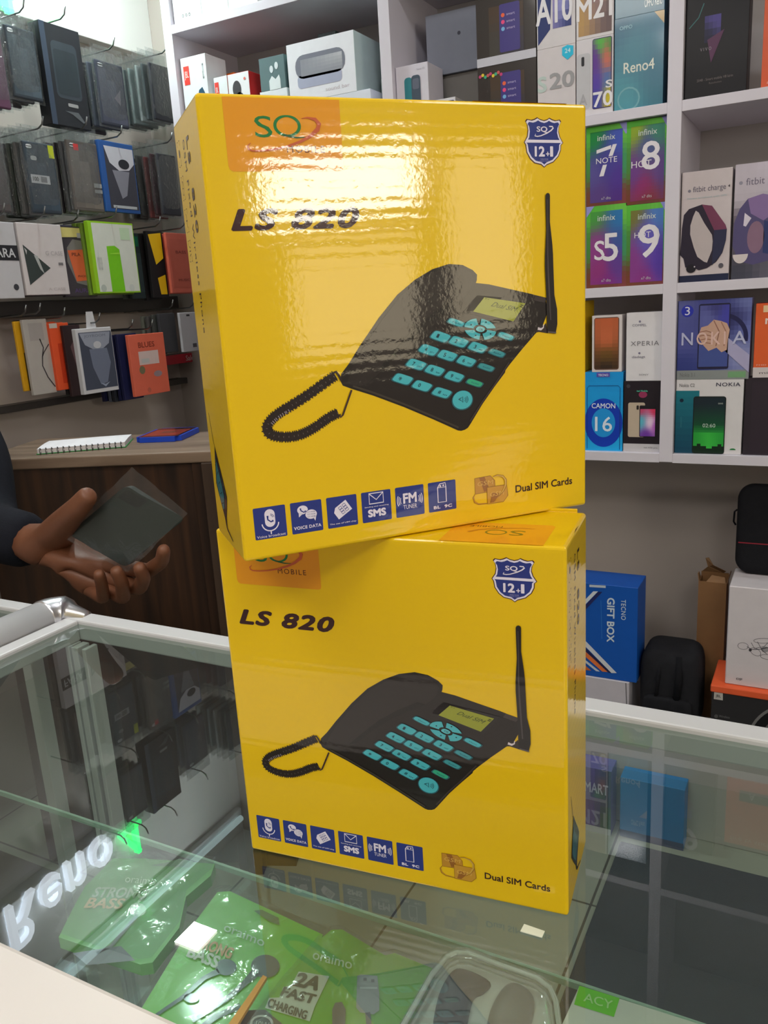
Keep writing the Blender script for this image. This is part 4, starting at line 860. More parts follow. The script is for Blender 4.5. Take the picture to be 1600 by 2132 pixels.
def hero(label, loc, rz):
    root = thing('telephone_box', loc, label, 'telephone box', None, rz)
    def L(name, fn, lab=None, face=None):
        f = MB(); F = face(f) if face else face_of(f); fn(F); o = f.build(name, root, True)
        if lab: o['label'] = lab
        return o
    f = MB(); f.box((0, 0, 0), (BW, BD, BH), YEL, 'board', .0022, 3); f.build('carton', root, True)
    # logo panel
    def logo(F):
        OR = (228, 152, 24)
        pts = mm([(14, 259.6), (14, 225), (14.6, 223), (16.5, 222), (78, 222), (80, 222.6), (80.5, 224.5), (80.5, 259.6)])
        F.poly(pts, OR, 1)
        F.text('S', .0305, .2395, .0403, .2505, (20, 120, 60), 2, .0)
        F.line(mm([(49, 240.3)])+[] if False else mm([(49+7.0*math.cos(math.radians(t)), 245.6+5.0*math.sin(math.radians(t))) for t in range(0, 360, 12)]), [.0009+.0009*abs(math.cos(math.radians(t))) for t in range(0, 372, 12)], (20, 120, 60), 2, closed=True)
        F.line(mm([(46.5, 241.0), (50, 240.2), (54, 239.6), (59, 239.8)]), [.0012, .001, .0008, .0004], (30, 90, 50), 3)
        RD = (196, 92, 56)
        F.line(mm([(57.5, 249.5), (61, 250), (65.5, 249.2), (67.5, 246.8), (66.5, 244), (62, 240.5), (56, 237.6), (48, 235.0), (40, 233.4), (33, 232.6), (28, 232.6), (26, 233.4), (25.6, 235), (27.5, 236.6)]), [.0003, .0007, .0018, .0026, .0024, .0018, .0014, .0011, .0009, .0008, .0008, .0009, .0007, .0003], RD, 4)
        F.text('MOBILE', .0478, .2318, .0698, .2355, (90, 40, 20), 2, .0, space=1.25)
    L('logo_panel', logo, 'orange panel with a green and red SQ logo and the word MOBILE')
    L('model_lettering', lambda F: F.text('LS 820', .0120, .1909, .0885, .2028, (56, 26, 30), 1, .045, .28, 1.12), 'dark bold slanted LS 820')
    # emblem
    def shield(F):
        S = mm([(202.6, 251.6), (205.8, 251.2), (207.8, 251.7), (209.9, 252.7), (211.9, 251.7), (214.8, 251.1), (217.0, 251.7), (218.5, 252.6), (220.6, 251.7), (222.8, 251.2), (225.9, 251.7), (226.9, 250.6), (225.5, 248.0), (225.1, 245.0), (226.0, 242.0), (228.3, 238.5), (226.8, 237.2), (226.6, 234.2), (224.9, 230.7), (221.2, 227.4), (216.3, 225.7), (214.5, 224.3), (212.3, 225.9), (207.6, 226.8), (204.5, 229.2), (202.1, 232.9), (201.4, 237.2), (200.4, 238.6), (202.6, 241.9), (203.2, 245.6), (202.7, 248.6), (201.5, 250.4)])
        cx, cy = .2143, .2385
        def sc(k): return [(cx+(a-cx)*k, cy+(b-cy)*k) for a, b in S]
        F.poly(sc(1.03), (70, 30, 30), 1); F.poly(sc(.985), PW, 2); F.poly(sc(.90), BLU, 3)
        F.poly(mm([(202.2, 240.1), (226.4, 240.1), (227.2, 238.4), (201.4, 238.4)]), PW, 4)
        F.text('SQ', .2090, .2441, .2168, .2478, PW, 5, .02)
        F.line(mm([(218, 247.9), (220.4, 247.8), (221, 247.0), (219.5, 245.6), (216.5, 244), (212, 242.4), (209.5, 242.0), (207.6, 242.3), (208.2, 243.4)]), [.0006, .0008, .0009, .0008, .0007, .0006, .0006, .0006, .0004], PW, 6)
        F.text('12', .2074, .2303, .2148, .2364, PW, 5, .04); F.text('+', .2156, .2306, .2182, .2332, PW, 5, .03); F.text('1', .2186, .2303, .2208, .2364, PW, 5, .04)
        F.text('MOBILE PHONE', .2115, .2285, .2172, .2292, (170, 170, 210), 5); F.text('WARRANTY MONTHS', .2108, .2274, .2178, .2281, (150, 150, 200), 5)
    L('shield_emblem', shield, 'blue and white shield reading SQ 12+1')
    # printed telephone
    def phone(F):
        BODY = (27, 21, 21)
        F.poly(OUT, BODY, 1)
        F.poly(mm([(73.5, 102), (77, 110), (84, 120.5), (98, 137), (111, 150.4), (122.5, 158.4), (134, 163.8), (145, 166.6), (154, 165.6), (160.3, 162.5), (162, 158.5), (159, 152), (152, 145.5), (140, 139), (126, 131), (112, 120.6), (98, 108), (85, 99.5), (78, 99)]), (36, 30, 29), 2)
        F.poly(mm([(98, 108), (112, 120.6), (126, 131), (140, 139), (152, 145.5), (146, 146.5), (132, 139), (117, 129), (104, 117.5), (92, 106)]), (20, 16, 16), 3)
        F.poly(mm([(216, 144.2), (207, 146.5), (205, 143.4), (213.5, 141.4)]), (58, 50, 50), 2)
        F.poly(mm([(164.4, 148.7), (202.8, 143.6), (191.6, 129.0), (153.9, 138.8)]), (30, 26, 27), 3)
        F.poly(mm([(158.5, 143.6), (164.6, 148.6), (182, 146.4), (179, 143.5), (160.5, 139.4), (156, 139.2)]), (66, 58, 62), 3)
        F.poly(mm([(169.1, 147.2), (199.1, 141.8), (189.8, 130.9), (160.8, 138.9)]), (146, 152, 44), 4)
        F.text3('Dual SIM', (.1735, .1415), (.1915, .1370), (.1760, .1440), (70, 80, 30), 5, .0, .2)
        F.text3('=', (.1945, .1398), (.1965, .1393), (.1956, .1412), (30, 30, 20), 5, .02)
        F.text3('Y-i', (.1690, .1459), (.1720, .1454), (.1698, .1469), (50, 60, 30), 5)
        KEY, KE, KT = (70, 178, 190), (34, 92, 104), (14, 50, 66)
        kc = [(137.3, 125.0), (149.8, 120.9), (163.2, 116.4), (128.7, 117.4), (141.5, 113.0), (154.7, 108.4), (119.7, 109.2), (132.2, 104.5), (145.8, 99.4), (110.0, 101.0), (123.0, 95.6), (136.5, 90.0)]
        let = ['', 'abc', 'def', 'ghi', 'jkl', 'mno', 'pqrs', 'tuv', 'wxyz', '', '', '...']
        for (x, y), t, l2 in zip(kc, '123456789*0#', let):
            F.poly(skey(x, y-.2, 1.12, 1.12), KE, 4); F.poly(skey(x, y, .98, .98), KEY, 5)
            w2 = 1.9 if t in '#*' else 1.5
            F.text3(t, ((x-3.2)*MMv, (y-.2)*MMv), ((x-3.2+w2)*MMv, (y-.2-w2*.36)*MMv), ((x-1.9)*MMv, (y+1.9)*MMv), KT, 6, .01)
            if l2: F.text3(l2, ((x+.4)*MMv, (y-1.5)*MMv), ((x+3.2)*MMv, (y-2.5)*MMv), ((x+.9)*MMv, (y-.7)*MMv), (30, 90, 110), 6)
        for (x, y), c in zip([(148.5, 132.9), (184.0, 122.0), (177.1, 111.8), (168.9, 103.3), (160.2, 94.1)], [KEY, KEY, (60, 150, 160), (58, 150, 156), (50, 170, 130)]):
            F.poly(skey(x, y-.15, 1.05, .74), KE, 4); F.poly(skey(x, y, .92, .62, e=.6), c, 5)
            F.text3('Redial' if y < 112 else 'Menu', ((x-2.6)*MMv, (y+.2)*MMv), ((x+2.6)*MMv, (y-1.6)*MMv), ((x-2.1)*MMv, (y+1.1)*MMv), (30, 100, 120), 6)
        F.disc(.1510, .0837, .0078, KE, 4, .0064); F.disc(.1510, .0840, .0071, KEY, 5, .0059)
        F.line(mm([(148.2, 84.6), (149.6, 84.0), (151.2, 82.4), (151.2, 86.0), (149.6, 85.2), (148.2, 84.6)]), .0004, KT, 6)
        for q in range(3): F.arc(.1512, .0842, .0018+.001*q, -50, 40, .0003, KT, 6, .0015+.0008*q)
        # navigation ring of four petals round an OK key
        C0 = (165.5, 127.6)
        for k in range(4):
            t0 = 20+90*k; P = []
            for t in range(t0, t0+78, 6): P.append((11.6*math.cos(math.radians(t))*abs(1), 6.5*math.sin(math.radians(t))))
            for t in range(t0+76, t0-1, -8): P.append((4.9*math.cos(math.radians(t)), 2.7*math.sin(math.radians(t))))
            R = math.radians(-12)
            F.poly([((C0[0]+a*math.cos(R)-b*math.sin(R))*MMv, (C0[1]+a*math.sin(R)+b*math.cos(R))*MMv) for a, b in P], KEY, 5)
        for a, b in ((-6.5, 3.2), (4.2, 4.2), (-3.6, -3.6), (7.2, -3.4)): F.disc((C0[0]+a)*MMv, (C0[1]+b)*MMv, .0006, KT, 6, .0005, n=6)
        F.poly(skey(*C0, .5, .6, e=.8), (88, 190, 200), 5); F.text3('OK', (.1640, .1273), (.1672, .1263), (.1648, .1287), KT, 6)
        # keypad highlights on the body
        F.line(mm([(77, 99.6), (90, 94.4), (110, 85.4), (130, 75.4), (147.5, 66.4)]), .0012, (58, 52, 44), 4)
        F.line(mm([(156, 69.5), (165.5, 81.5), (175, 91.8), (186, 105)]), .0009, (62, 52, 50), 4)
        # aerial joint
        F.poly(mm([(206.5, 122.6), (208.6, 126.8), (213, 126.8), (214.5, 128.5), (216, 121.6), (209, 123)]), (48, 40, 40), 2)
        F.line(mm([(208.0, 125.2), (210.5, 124.6), (212.2, 125.6), (212.5, 127.6)]), [.0018, .0015, .0009, .0006], (210, 200, 205), 5)
        F.poly(ANT, (28, 24, 25), 6)
        F.line(mm([(216.2, 205), (216.3, 190), (216.0, 172), (216.3, 160), (217, 146), (217.8, 130)]), [.0005, .0006, .0009, .0011, .0012, .0008], (70, 64, 66), 7)
        F.line(mm([(215.6, 122.6), (222.0, 121.6)]), .0008, (90, 84, 88), 7)
        # curled cord
        path = [(68.2, 104.6), (66.3, 107.0), (57.0, 101.9), (47.1, 96.4), (37.1, 91.6), (28.4, 87.4), (23.4, 83.6), (21.3, 79.8), (23.0, 76.2), (28.5, 74.0), (36.2, 73.2), (44.0, 74.4), (52.5, 77.9), (59.9, 82.0), (66.4, 84.3)]
        V = [Vector(q) for q in path[1:]]; pts = [V[0]]
        for i in range(len(V)-1):
            p0 = V[max(i-1, 0)]; p1 = V[i]; p2 = V[i+1]; p3 = V[min(i+2, len(V)-1)]
            for k in range(1, 13):
                t = k/12; pts.append(.5*((2*p1)+(p2-p0)*t+(2*p0-5*p1+4*p2-p3)*t*t+(3*p1-p0-3*p2+p3)*t**3))
        d = 0; nxt = 0; F.line([tuple(q*MMv) for q in pts], .0052, (42, 30, 28), 2)
        k = 0
        for i in range(1, len(pts)):
            d += (pts[i]-pts[i-1]).length
            if d >= nxt:
                nxt += 1.55; k += 1; t = (pts[i]-pts[i-1]).normalized(); nn = Vector((-t.y, t.x)); c = pts[i]
                r = 3.4
                F.line([tuple((c+nn*r*s+t*.45*(1-s*s))*MMv) for s in (-1, -.6, 0, .6, 1)], [.0005, .0011, .0013, .0011, .0005], (36, 26, 24), 3)
                if 22 < k < 33: F.line([tuple((c+nn*(1.2)+t*.8)*MMv), tuple((c+nn*2.9+t*.6)*MMv)] if False else [tuple((c-nn*1.0*-1+t*.75)*MMv), tuple((c+nn*2.6*1+t*.65)*MMv)], .0005, (150, 140, 150), 5)
                elif k % 2: F.line([tuple((c+t*.7-nn*.4)*MMv), tuple((c+t*.7+nn*.6)*MMv)], .00025, (120, 110, 110), 5)
        F.line(mm([(67.2, 83.6), (67.7, 81.6), (69.2, 82.9), (75.9, 97.4)]), .0012, (60, 36, 30), 6)
        F.line(mm([(65.0, 108.6), (66.8, 109.2), (68.4, 106.8), (69.8, 103.6)]), .0014, (46, 32, 30), 6)
    L('printed_telephone', phone, 'picture of a black desk telephone with turquoise keys')
    # six small blue squares
    def ic(i):
        x0 = .0080+.02318*i
        def fn(F0):
            F = Face(F0.mb, (x0, 0, .0127), (1, 0, 0), (0, 0, 1), .0200, .0198, .00012, 'board')
            F.rect(0, 0, 1, 1, BLU, 1, r=.04)
            if i == 0:
                F.rect(.34, .36, .66, .92, PW, 2, r=.155); F.arc(.5, .50, .26, 185, 355, .0007, PW, 2, .26); F.line([(.5, .24), (.5, .13)], .0007, PW, 2)
                F.line([(.43, .72), (.43, .60), (.52, .52), (.60, .55)], [.0012, .0008, .0008, .0012], BLU, 3); F.arc(.5, .64, .09, 10, 80, .0003, BLU, 3); F.arc(.5, .64, .13, 10, 80, .0003, BLU, 3)
                F.text('Voice broadcast', .05, .045, .95, .125, PW, 2, .0)
            if i == 1:
                F.disc(.38, .74, .17, PW, 2, .14); F.poly([(.25, .66), (.25, .52), (.38, .62)], PW, 2); F.line([(.31, .80), (.33, .72), (.42, .66), (.48, .70)], [.001, .0007, .0007, .001], BLU, 3)
                F.disc(.64, .57, .20, BLU, 3, .165); F.disc(.64, .57, .185, PW, 4, .15); F.poly([(.70, .46), (.76, .34), (.80, .50)], PW, 4)
                for q in range(3): F.text('CT MOB', .52, .63-.075*q, .77, .665-.075*q, BLU, 5)
                F.text('VOICE DATA', .06, .13, .94, .235, PW, 2, .03, 0, 1.1)
            if i == 2:
                c, s = math.cos(math.radians(32)), math.sin(math.radians(32))
                def R(a, b): return (.5+a*c-b*s, .56+a*s+b*c)
                F.poly([R(-.27, -.19), R(.27, -.19), R(.27, .19), R(-.15, .19), R(-.27, .08)], PW, 2)
                for a in (-.02, .13):
                    for bb in (-.09, 0, .09): F.line([R(a-.05, bb-.04), R(a+.05, bb-.04), R(a+.05, bb+.04), R(a-.05, bb+.04)], .00035, BLU, 3, closed=True)
                F.text('The use of UIM chip', .06, .095, .94, .155, PW, 2, .012)
            if i == 3:
                F.line([(.26, .60), (.74, .60), (.74, .94), (.26, .94)], .0007, PW, 2, closed=True); F.line([(.27, .93), (.5, .72), (.73, .93)], .0006, PW, 2)
                F.text('Sending and receiving', .09, .475, .91, .525, PW, 2, .01); F.text('SMS', .19, .16, .81, .42, PW, 2, .055)
            if i == 4:
                F.text('FM', .26, .44, .74, .78, PW, 2, .04); F.text('TUNER', .26, .25, .74, .39, PW, 2, .0)
                for q in range(3):
                    F.arc(.26-.0*q, .55, .09+.055*q, 145, 215, .0005, PW, 2, .17+.06*q); F.arc(.74, .55, .09+.055*q, -35, 35, .0005, PW, 2, .17+.06*q)
            if i == 5:
                F.line([(.34, .30), (.64, .30), (.64, .80), (.34, .80)], .0007, PW, 2, closed=True); F.line([(.34, .80), (.42, .92), (.62, .94), (.64, .80)], .0006, PW, 2)
                F.disc(.44, .85, .03, PW, 2); F.disc(.55, .86, .03, PW, 2)
                F.text('BL  9C', .17, .09, .84, .20, PW, 2, .045, 0, 1.1)
        return fn
    nm = ['a white microphone over Voice broadcast', 'white speech bubbles over VOICE DATA', 'a white SIM card', 'a white envelope over SMS', 'FM TUNER with sound waves', 'a white battery over BL 9C']
    for i in range(6): L('feature_icon', ic(i), 'small blue square with '+nm[i])
    def gold(F):
        G1, G2, GE = (190, 138, 40), (150, 96, 34), (130, 84, 10)
        def ell(cx, cy, rx, ry, rot, t0, t1, w0, w1, l):
            n = 20; r = math.radians(rot); P = []; Wd = []
            for k in range(n+1):
                t = math.radians(t0+(t1-t0)*k/n); a, b = rx*math.cos(t), ry*math.sin(t)
                P.append(((cx+a*math.cos(r)-b*math.sin(r))*MMv, (cy+a*math.sin(r)+b*math.cos(r))*MMv)); Wd.append(w0+(w1-w0)*math.sin(math.pi*k/n))
            F.line(P, Wd, G1, l); F.line([(a+.0002, b-.0004) for a, b in P], .0003, GE, l+1)
        a1 = mm([(158.1, 31.1), (169.8, 31.5), (173.2, 27.8), (173.4, 20.8), (158.2, 20.4)])
        a2 = mm([(167.0, 23.9), (182.1, 23.8), (182.9, 16.2), (179.4, 12.4), (167.2, 12.4)])
        F.line(mm([(158.2, 20.6), (156.8, 18.4), (157.6, 15.2), (160.5, 13.4), (167, 13.0)]), [.0003, .0009, .0012, .0008, .0004], G1, 1); F.line(mm([(158.0, 20.4), (156.3, 18.2), (157.2, 14.6), (160.3, 12.9), (167, 12.6)]), .0003, GE, 2)
        F.poly(a1, G1, 1); F.poly(mm([(161.5, 31.0), (165.5, 31.2), (169, 22.5), (165, 21)]), G2, 2); F.poly(a2, (196, 146, 46), 3); F.poly(mm([(169, 13), (172, 13), (177, 18.5), (171, 19.5)]), G2, 4)
        F.line(a1, .0003, GE, 2, closed=True); F.line(a2, .0003, GE, 4, closed=True)
        F.text('GSM', .1600, .0255, .1720, .0285, (214, 172, 84), 3, .0, .15); F.text('GSM', .1690, .0172, .1800, .0202, (214, 172, 84), 5, .0, .15)
        F.line(mm([(171.6, 30.4), (175, 31.2), (179, 30.2), (181.3, 27.4), (181.2, 23.8), (179, 20), (175.5, 16.8)]), [.0003, .0008, .0014, .0017, .0014, .0009, .0003], (206, 166, 70), 6)
        F.line(mm([(171.6, 30.7), (175, 31.6), (179.4, 30.6), (181.9, 27.4), (181.8, 23.6), (179.4, 19.4), (175.5, 16.6)]), .0003, GE, 7)
    L('sim_card_emblem', gold, 'two gold SIM cards linked by a ring')
    L('dual_sim_lettering', lambda F: F.text('Dual SIM Cards', .1890, .0170, .2345, .0222, INK, 1, .022), 'dark words Dual SIM Cards')
    # both narrow sides carry the same print
    def side(F):
        F.text3('LS  820', (.0415, .247), (.0415, .194), (.0495, .247), INK, 1, .03, 0, 1.2)
        F.text3('GSM Fixed Wireless Phone', (.0285, .2478), (.0285, .136), (.0345, .2478), INK, 1, .0, 0, 1.15)
        for k, (v1, v0) in enumerate(((.2500, .2360), (.2300, .2165), (.2110, .1975), (.1925, .1800))):
            for a, b in (((.008, v1-.003), (.008, v1)), ((.008, v0+.003), (.008, v0))):
                F.line([a, b, (.0165 if False else .0105, b[1])], .0004, INK, 1); F.line([(.0165, a[1]), (.0165, b[1]), (.0140, b[1])], .0004, INK, 1)
            c = (v0+v1)/2
            if k == 0: F.disc(.0122, c, .0018, INK, 1, .0024); F.line([(.0140, c-.002), (.0152, c)], .0005, INK, 1)
            if k == 1: F.arc(.0122, c, .0032, 0, 360, .0004, INK, 1, .0040); F.line([(.011, c), (.0135, c)], .0005, INK, 1)
            if k == 2: F.line([(.0122, c-.004), (.0122, c+.004)], .0005, INK, 1); F.line([(.010, c), (.0145, c)], .0005, INK, 1)
            if k == 3:
                for q in (-.003, 0, .003): F.line([(.0100, c+q), (.0148, c+q*.6)], .0005, INK, 1)
    def side2(F):
        F.line([(.0125, .0845), (.0215, .0635), (.0185, .0650), (.0125, .0845)], .0005, INK, 1)
        F.poly(mm([(22, 64), (30, 54), (41, 42), (47, 34), (44, 28), (38, 18), (37, 11.5), (34, 12), (32, 17), (22, 27), (13, 37), (17, 50)]), (30, 22, 24), 2)
        F.poly(mm([(22, 55), (28, 47), (34, 40), (38, 33), (35, 24), (30, 22), (22, 30), (16, 38), (19, 48)]), (40, 110, 120), 3)
        for q in range(5): F.line(mm([(18+2.6*q, 50-6*q), (24+2.8*q, 54-6.5*q)]), .0006, (24, 60, 66), 4)
        F.line(mm([(35.5, 12.5), (38, 10.5), (53, 6)]), [.003, .002, .0008], (40, 22, 20), 3)
    for fc in (lambda f: Face(f, (BW, 0, 0), (0, 1, 0), (0, 0, 1), 1, 1, .00012, 'board'), lambda f: Face(f, (0, BD, 0), (0, -1, 0), (0, 0, 1), 1, 1, .00012, 'board')):
        L('side_lettering', side, None, fc); L('side_telephone_picture', side2, None, fc)
    def top(F):
        F.poly(mm([(14, 82.2), (14, 40), (16.5, 37), (78, 37), (80.5, 40), (80.5, 82.2)]), (234, 158, 20), 1)
        F.text('S', .0305, .053, .0403, .064, (96, 96, 20), 2); F.line(mm([(49+6.6*math.cos(math.radians(t)), 58.6+5.0*math.sin(math.radians(t))) for t in range(0, 360, 12)]), .0013, (96, 96, 20), 2, closed=True)
        F.line(mm([(67.5, 60), (62, 54.5), (56, 51.6), (48, 49.0), (33, 46.6), (26, 47.4)]), [.0022, .0018, .0014, .0011, .0009, .0004], (196, 112, 30), 3); F.text('MOBILE', .0478, .0440, .0698, .0478, (100, 50, 10), 2)
    L('top_print', top, 'orange logo panel upside down on the top flap', lambda f: Face(f, (BW, BD, BH), (-1, 0, 0), (0, -1, 0), 1, 1, .00008, 'board'))
    # folded lid edge along the back and the right of the top
    f = MB(); f.box((.004, BD-.0011, BH-.004), (BW-.035, BD+.0006, BH+.0012), (214, 206, 196), 'card'); f.box((BW-.034, BD-.0012, BH-.006), (BW-.006, BD+.0010, BH+.0022), YEL, 'board', .0004, 1)
    f.build('tucked_flap', root, True)
    f = MB(); f.tube([(BW-.0012, .002, BH-.0018), (BW-.0010, BD*.5, BH-.0010), (BW-.0012, BD-.002, BH-.0016)], .0006, (70, 44, 14), 'card', 6); f.tube([(.0012, .002, BH-.0014), (.0012, BD-.002, BH-.0014)], .0006, (190, 150, 90), 'card', 6); f.build('lid_seam', root, True)
    return root
hero('yellow telephone box standing on the glass counter, lower of the two', (-.3762, .4370, .9503), math.radians(6.42))
up_ = hero('yellow telephone box balanced turned on top of the lower one', (-.3050, .3780, .9503+BH+.0004), math.radians(49.6))

# ------------------------------------------------------------------ goods in and on the counter
def pack(label, px, z, t, col, art, name, cat, key='gloss_card'):
    P = [hz(x, y, z) for x, y in px]
    f = MB(); f.prism([p-Vector((0, 0, t)) for p in P], (0, 0, t), col, key)
    F = PF(f, (0, 0, z), (0, 0, 1), .0004, key); art(F)
    c = sum(P, Vector())/len(P); return f, (c.x, c.y, z-t)
GR, GRD = (112, 200, 24), (70, 150, 20)
def film_over(px, z, name, root):
    P = [hz(x, y, z) for x, y in px]; c = sum(P, Vector())/len(P); g = MB(); n = 14
    # quilted clear film over the pack: fan of rings from the middle to the welded rim
    R = []
    m_ = []
    for i in range(len(P)):
        a, b = P[i], P[(i+1) % len(P)]
        for k in range(8): m_.append(a.lerp(b, k/8))
    vs = []; fs = []; N_ = len(m_)
    for j in range(n+1):
        s = j/n
        for i, p in enumerate(m_):
            q = c.lerp(p, s*1.03); h = .0022*(1-s**4)+.004*max(0, mnoise.noise(Vector((q.x*38, q.y*38, 2.2))))*(1-s**6)
            vs.append((q.x, q.y, z+.0016+h))
    for j in range(n):
        for i in range(N_): fs.append((j*N_+i, j*N_+(i+1) % N_, (j+1)*N_+(i+1) % N_, (j+1)*N_+i))
    g.raw(vs, fs, (255, 255, 255), 'clear_film', True); return g
def art1(F):
    F.poly([(350, 1786), (372, 1779), (402, 1784), (392, 1796), (310, 1793)], (60, 110, 30), 2)
    F.text3('oraimo', (258, 1828), (322, 1834), (262, 1814), (190, 220, 170), 3)
    F.text3('STRONG', (188, 1860), (300, 1862), (200, 1838), (170, 190, 150), 3, .03); F.text3('BASS', (172, 1882), (250, 1884), (186, 1860), (220, 180, 120), 3, .03)
    F.disc(285, 1885, 18, (200, 210, 190), 3, 14); F.line([(285, 1895), (230, 1960), (200, 1975)], .004, (60, 60, 70), 3); F.poly([(150, 1975), (250, 1960), (280, 1990), (180, 2000)], (70, 60, 80), 3)
px1 = [(234, 1777), (300, 1777), (446, 1788), (438, 1812), (386, 1856), (372, 1920), (316, 1992), (290, 1996), (120, 1940), (150, 1880), (175, 1835)]
f, base = pack('', px1, SZ+.018, .012, GRD, art1, '', '')
t = thing('earphone_pack', (base[0], base[1], SZ), 'green earphone pouch lettered STRONG BASS at far left inside the counter', 'packet'); f.v = [(a, b, c-.006) for a, b, c in f.v]; f.build('green_card', t)
g = film_over(px1, SZ+.012, '', t); g.build('clear_wrap', t)
def art2(F):
    F.poly([(528, 1890), (545, 1888), (580, 1905), (582, 1920), (560, 1912)], (70, 110, 30), 2)
    F.text3('oraimo', (464, 1932), (548, 1966), (470, 1916), (200, 225, 190), 3, .01)
    F.text3('STRONG', (396, 1962), (478, 1992), (408, 1940), (220, 150, 80), 3, .04); F.text3('BASS', (386, 1986), (450, 2012), (398, 1962), (214, 214, 200), 3, .04)
    F.disc(470, 2008, 22, (40, 60, 84), 3, 17); F.line([(455, 2016), (425, 2030), (380, 2070), (320, 2110)], [.007, .005, .004, .003], (40, 60, 80), 3)
    F.disc(552, 2006, 30, (46, 50, 52), 3, 24); F.line([(535, 2016), (510, 2040), (470, 2075), (400, 2120)], [.010, .006, .005, .004], (40, 46, 46), 3)
    F.disc(398, 2072, 16, (40, 60, 84), 3, 10); F.line([(500, 2088), (450, 2110), (420, 2132)], .006, (40, 56, 44), 3)
px2 = [(452, 1850), (478, 1848), (560, 1886), (672, 1938), (640, 2010), (520, 2160), (250, 2160), (300, 2080), (395, 1925)]
f, base = pack('', px2, SZ+.020, .012, GR, art2, '', '')
t = thing('earphone_pack', (base[0], base[1], SZ), 'bright green earphone pouch with dark earbuds in the middle of the counter', 'packet'); f.v = [(a, b, c-.004) for a, b, c in f.v]; f.build('green_card', t)
film_over(px2, SZ+.016, '', t).build('clear_wrap', t)
def art3(F):
    F.text3('oraimo', (650, 1995), (732, 2017), (654, 1976), (205, 225, 190), 3, .01)
    F.poly([(622, 2020), (686, 2030), (656, 2092), (645, 2124), (552, 2096), (560, 2075), (582, 2074), (590, 2052), (606, 2050)], (206, 206, 190), 2)
    F.text3('2A', (606, 2050), (660, 2062), (624, 2022), (60, 50, 36), 3, .05); F.text3('FAST', (582, 2072), (652, 2090), (592, 2052), (60, 50, 36), 3, .045); F.text3('CHARGING', (555, 2094), (636, 2122), (562, 2076), (60, 50, 36), 3, .035)
    F.poly([(744, 2030), (752, 2027), (786, 2030), (790, 2070), (790, 2102), (778, 2110), (750, 2106), (742, 2096)], (150, 154, 156), 3); F.rect(757, 2035, 764, 2041, (90, 92, 94), 4); F.rect(773, 2038, 780, 2044, (90, 92, 94), 4); F.rect(750, 2054, 786, 2058, (190, 194, 196), 4)
    F.line([(766, 2106), (770, 2150)], .004, (80, 84, 84), 3); F.poly([(698, 2086), (712, 2084), (720, 2100), (718, 2150), (692, 2150), (692, 2100)], (110, 100, 96), 3)
    F.poly([(508, 2102), (552, 2100), (590, 2132), (600, 2160), (470, 2160)], (74, 52, 40), 3); F.arc(545, 2130, 22, 0, 360, .002, (200, 190, 180), 4, 16); F.text3('10W', (532, 2136), (560, 2140), (534, 2124), (200, 190, 180), 4)
px3 = [(690, 1932), (712, 1931), (802, 1985), (822, 1980), (904, 2013), (880, 2060), (830, 2160), (500, 2160), (590, 2040), (668, 1950)]
f, base = pack('', px3, SZ+.026, .012, (104, 176, 22), art3, '', '')
t = thing('charging_cable_pack', (base[0], base[1], SZ), 'green cable pouch lettered 2A FAST CHARGING inside the counter', 'packet'); f.v = [(a, b, c-.002) for a, b, c in f.v]; f.build('green_card', t)
film_over(px3, SZ+.024, '', t).build('clear_wrap', t)
f = MB(); P = [hz(*q, SZ+.031) for q in ((548, 2030), (556, 2034), (478, 2160), (456, 2160))]; f.prism([p-Vector((0, 0, .003)) for p in P], (0, 0, .003), (226, 150, 40), 'card')
c = sum(P, Vector())/4; finish(f, 'orange_strip', (c.x, c.y, SZ+.028), 'narrow orange cardboard strip between the two right green pouches', 'card strip')
# clear moulded tray with two car chargers
tray = [(950, 1975), (975, 1976), (1120, 2028), (1146, 2048), (1158, 2075), (1170, 2160), (820, 2160), (900, 2020), (930, 1984)]
tr = thing('blister_tray', tuple(hz(1020, 2080, SZ)), 'clear plastic tray holding two dark chargers inside the counter', 'tray')
P = [hz(*q, SZ+.030) for q in tray]; c = sum(P, Vector())/len(P)
f = MB(); f.prism([c.lerp(p, .97)-Vector((0, 0, .029)) for p in P], (0, 0, .014), (216, 214, 208), 'card'); f.build('white_insert', tr)
f = MB(); n = len(P); lv = [(1.03, 0), (1.02, -.004), (.99, .000), (.96, .003), (.93, .001), (.90, -.003), (.6, .0), (.02, .001)]
vs = []; sub = []
for i in range(n):
    for k in range(6): sub.append(P[i].lerp(P[(i+1) % n], k/6))
for s, h in lv: vs += [c.lerp(p, s)+Vector((0, 0, h)) for p in sub]
m_ = len(sub); fs = [(j*m_+i, j*m_+(i+1) % m_, (j+1)*m_+(i+1) % m_, (j+1)*m_+i) for j in range(len(lv)-1) for i in range(m_)]
vs += [c.lerp(p, 1.03)-Vector((0, 0, .029)) for p in sub]; k = len(lv)*m_; fs += [(i, (i+1) % m_, k+(i+1) % m_, k+i) for i in range(m_)]
f.raw(vs, fs, (255, 255, 255), 'blister', True); f.build('clear_lid', tr)
f = MB(); f.tube([c.lerp(p, 1.0)-Vector((0, 0, .004)) for p in sub]+[c.lerp(sub[0], 1.0)-Vector((0, 0, .004))], .0022, (214, 216, 212), 'plastic', 8, False); f.tube([c.lerp(p, .93)-Vector((0, 0, .010)) for p in sub]+[c.lerp(sub[0], .93)-Vector((0, 0, .010))], .0016, (190, 190, 184), 'plastic', 8, False); f.build('rim_highlight', tr)  # pale opaque tubes put in as the edge highlights of the clear plastic
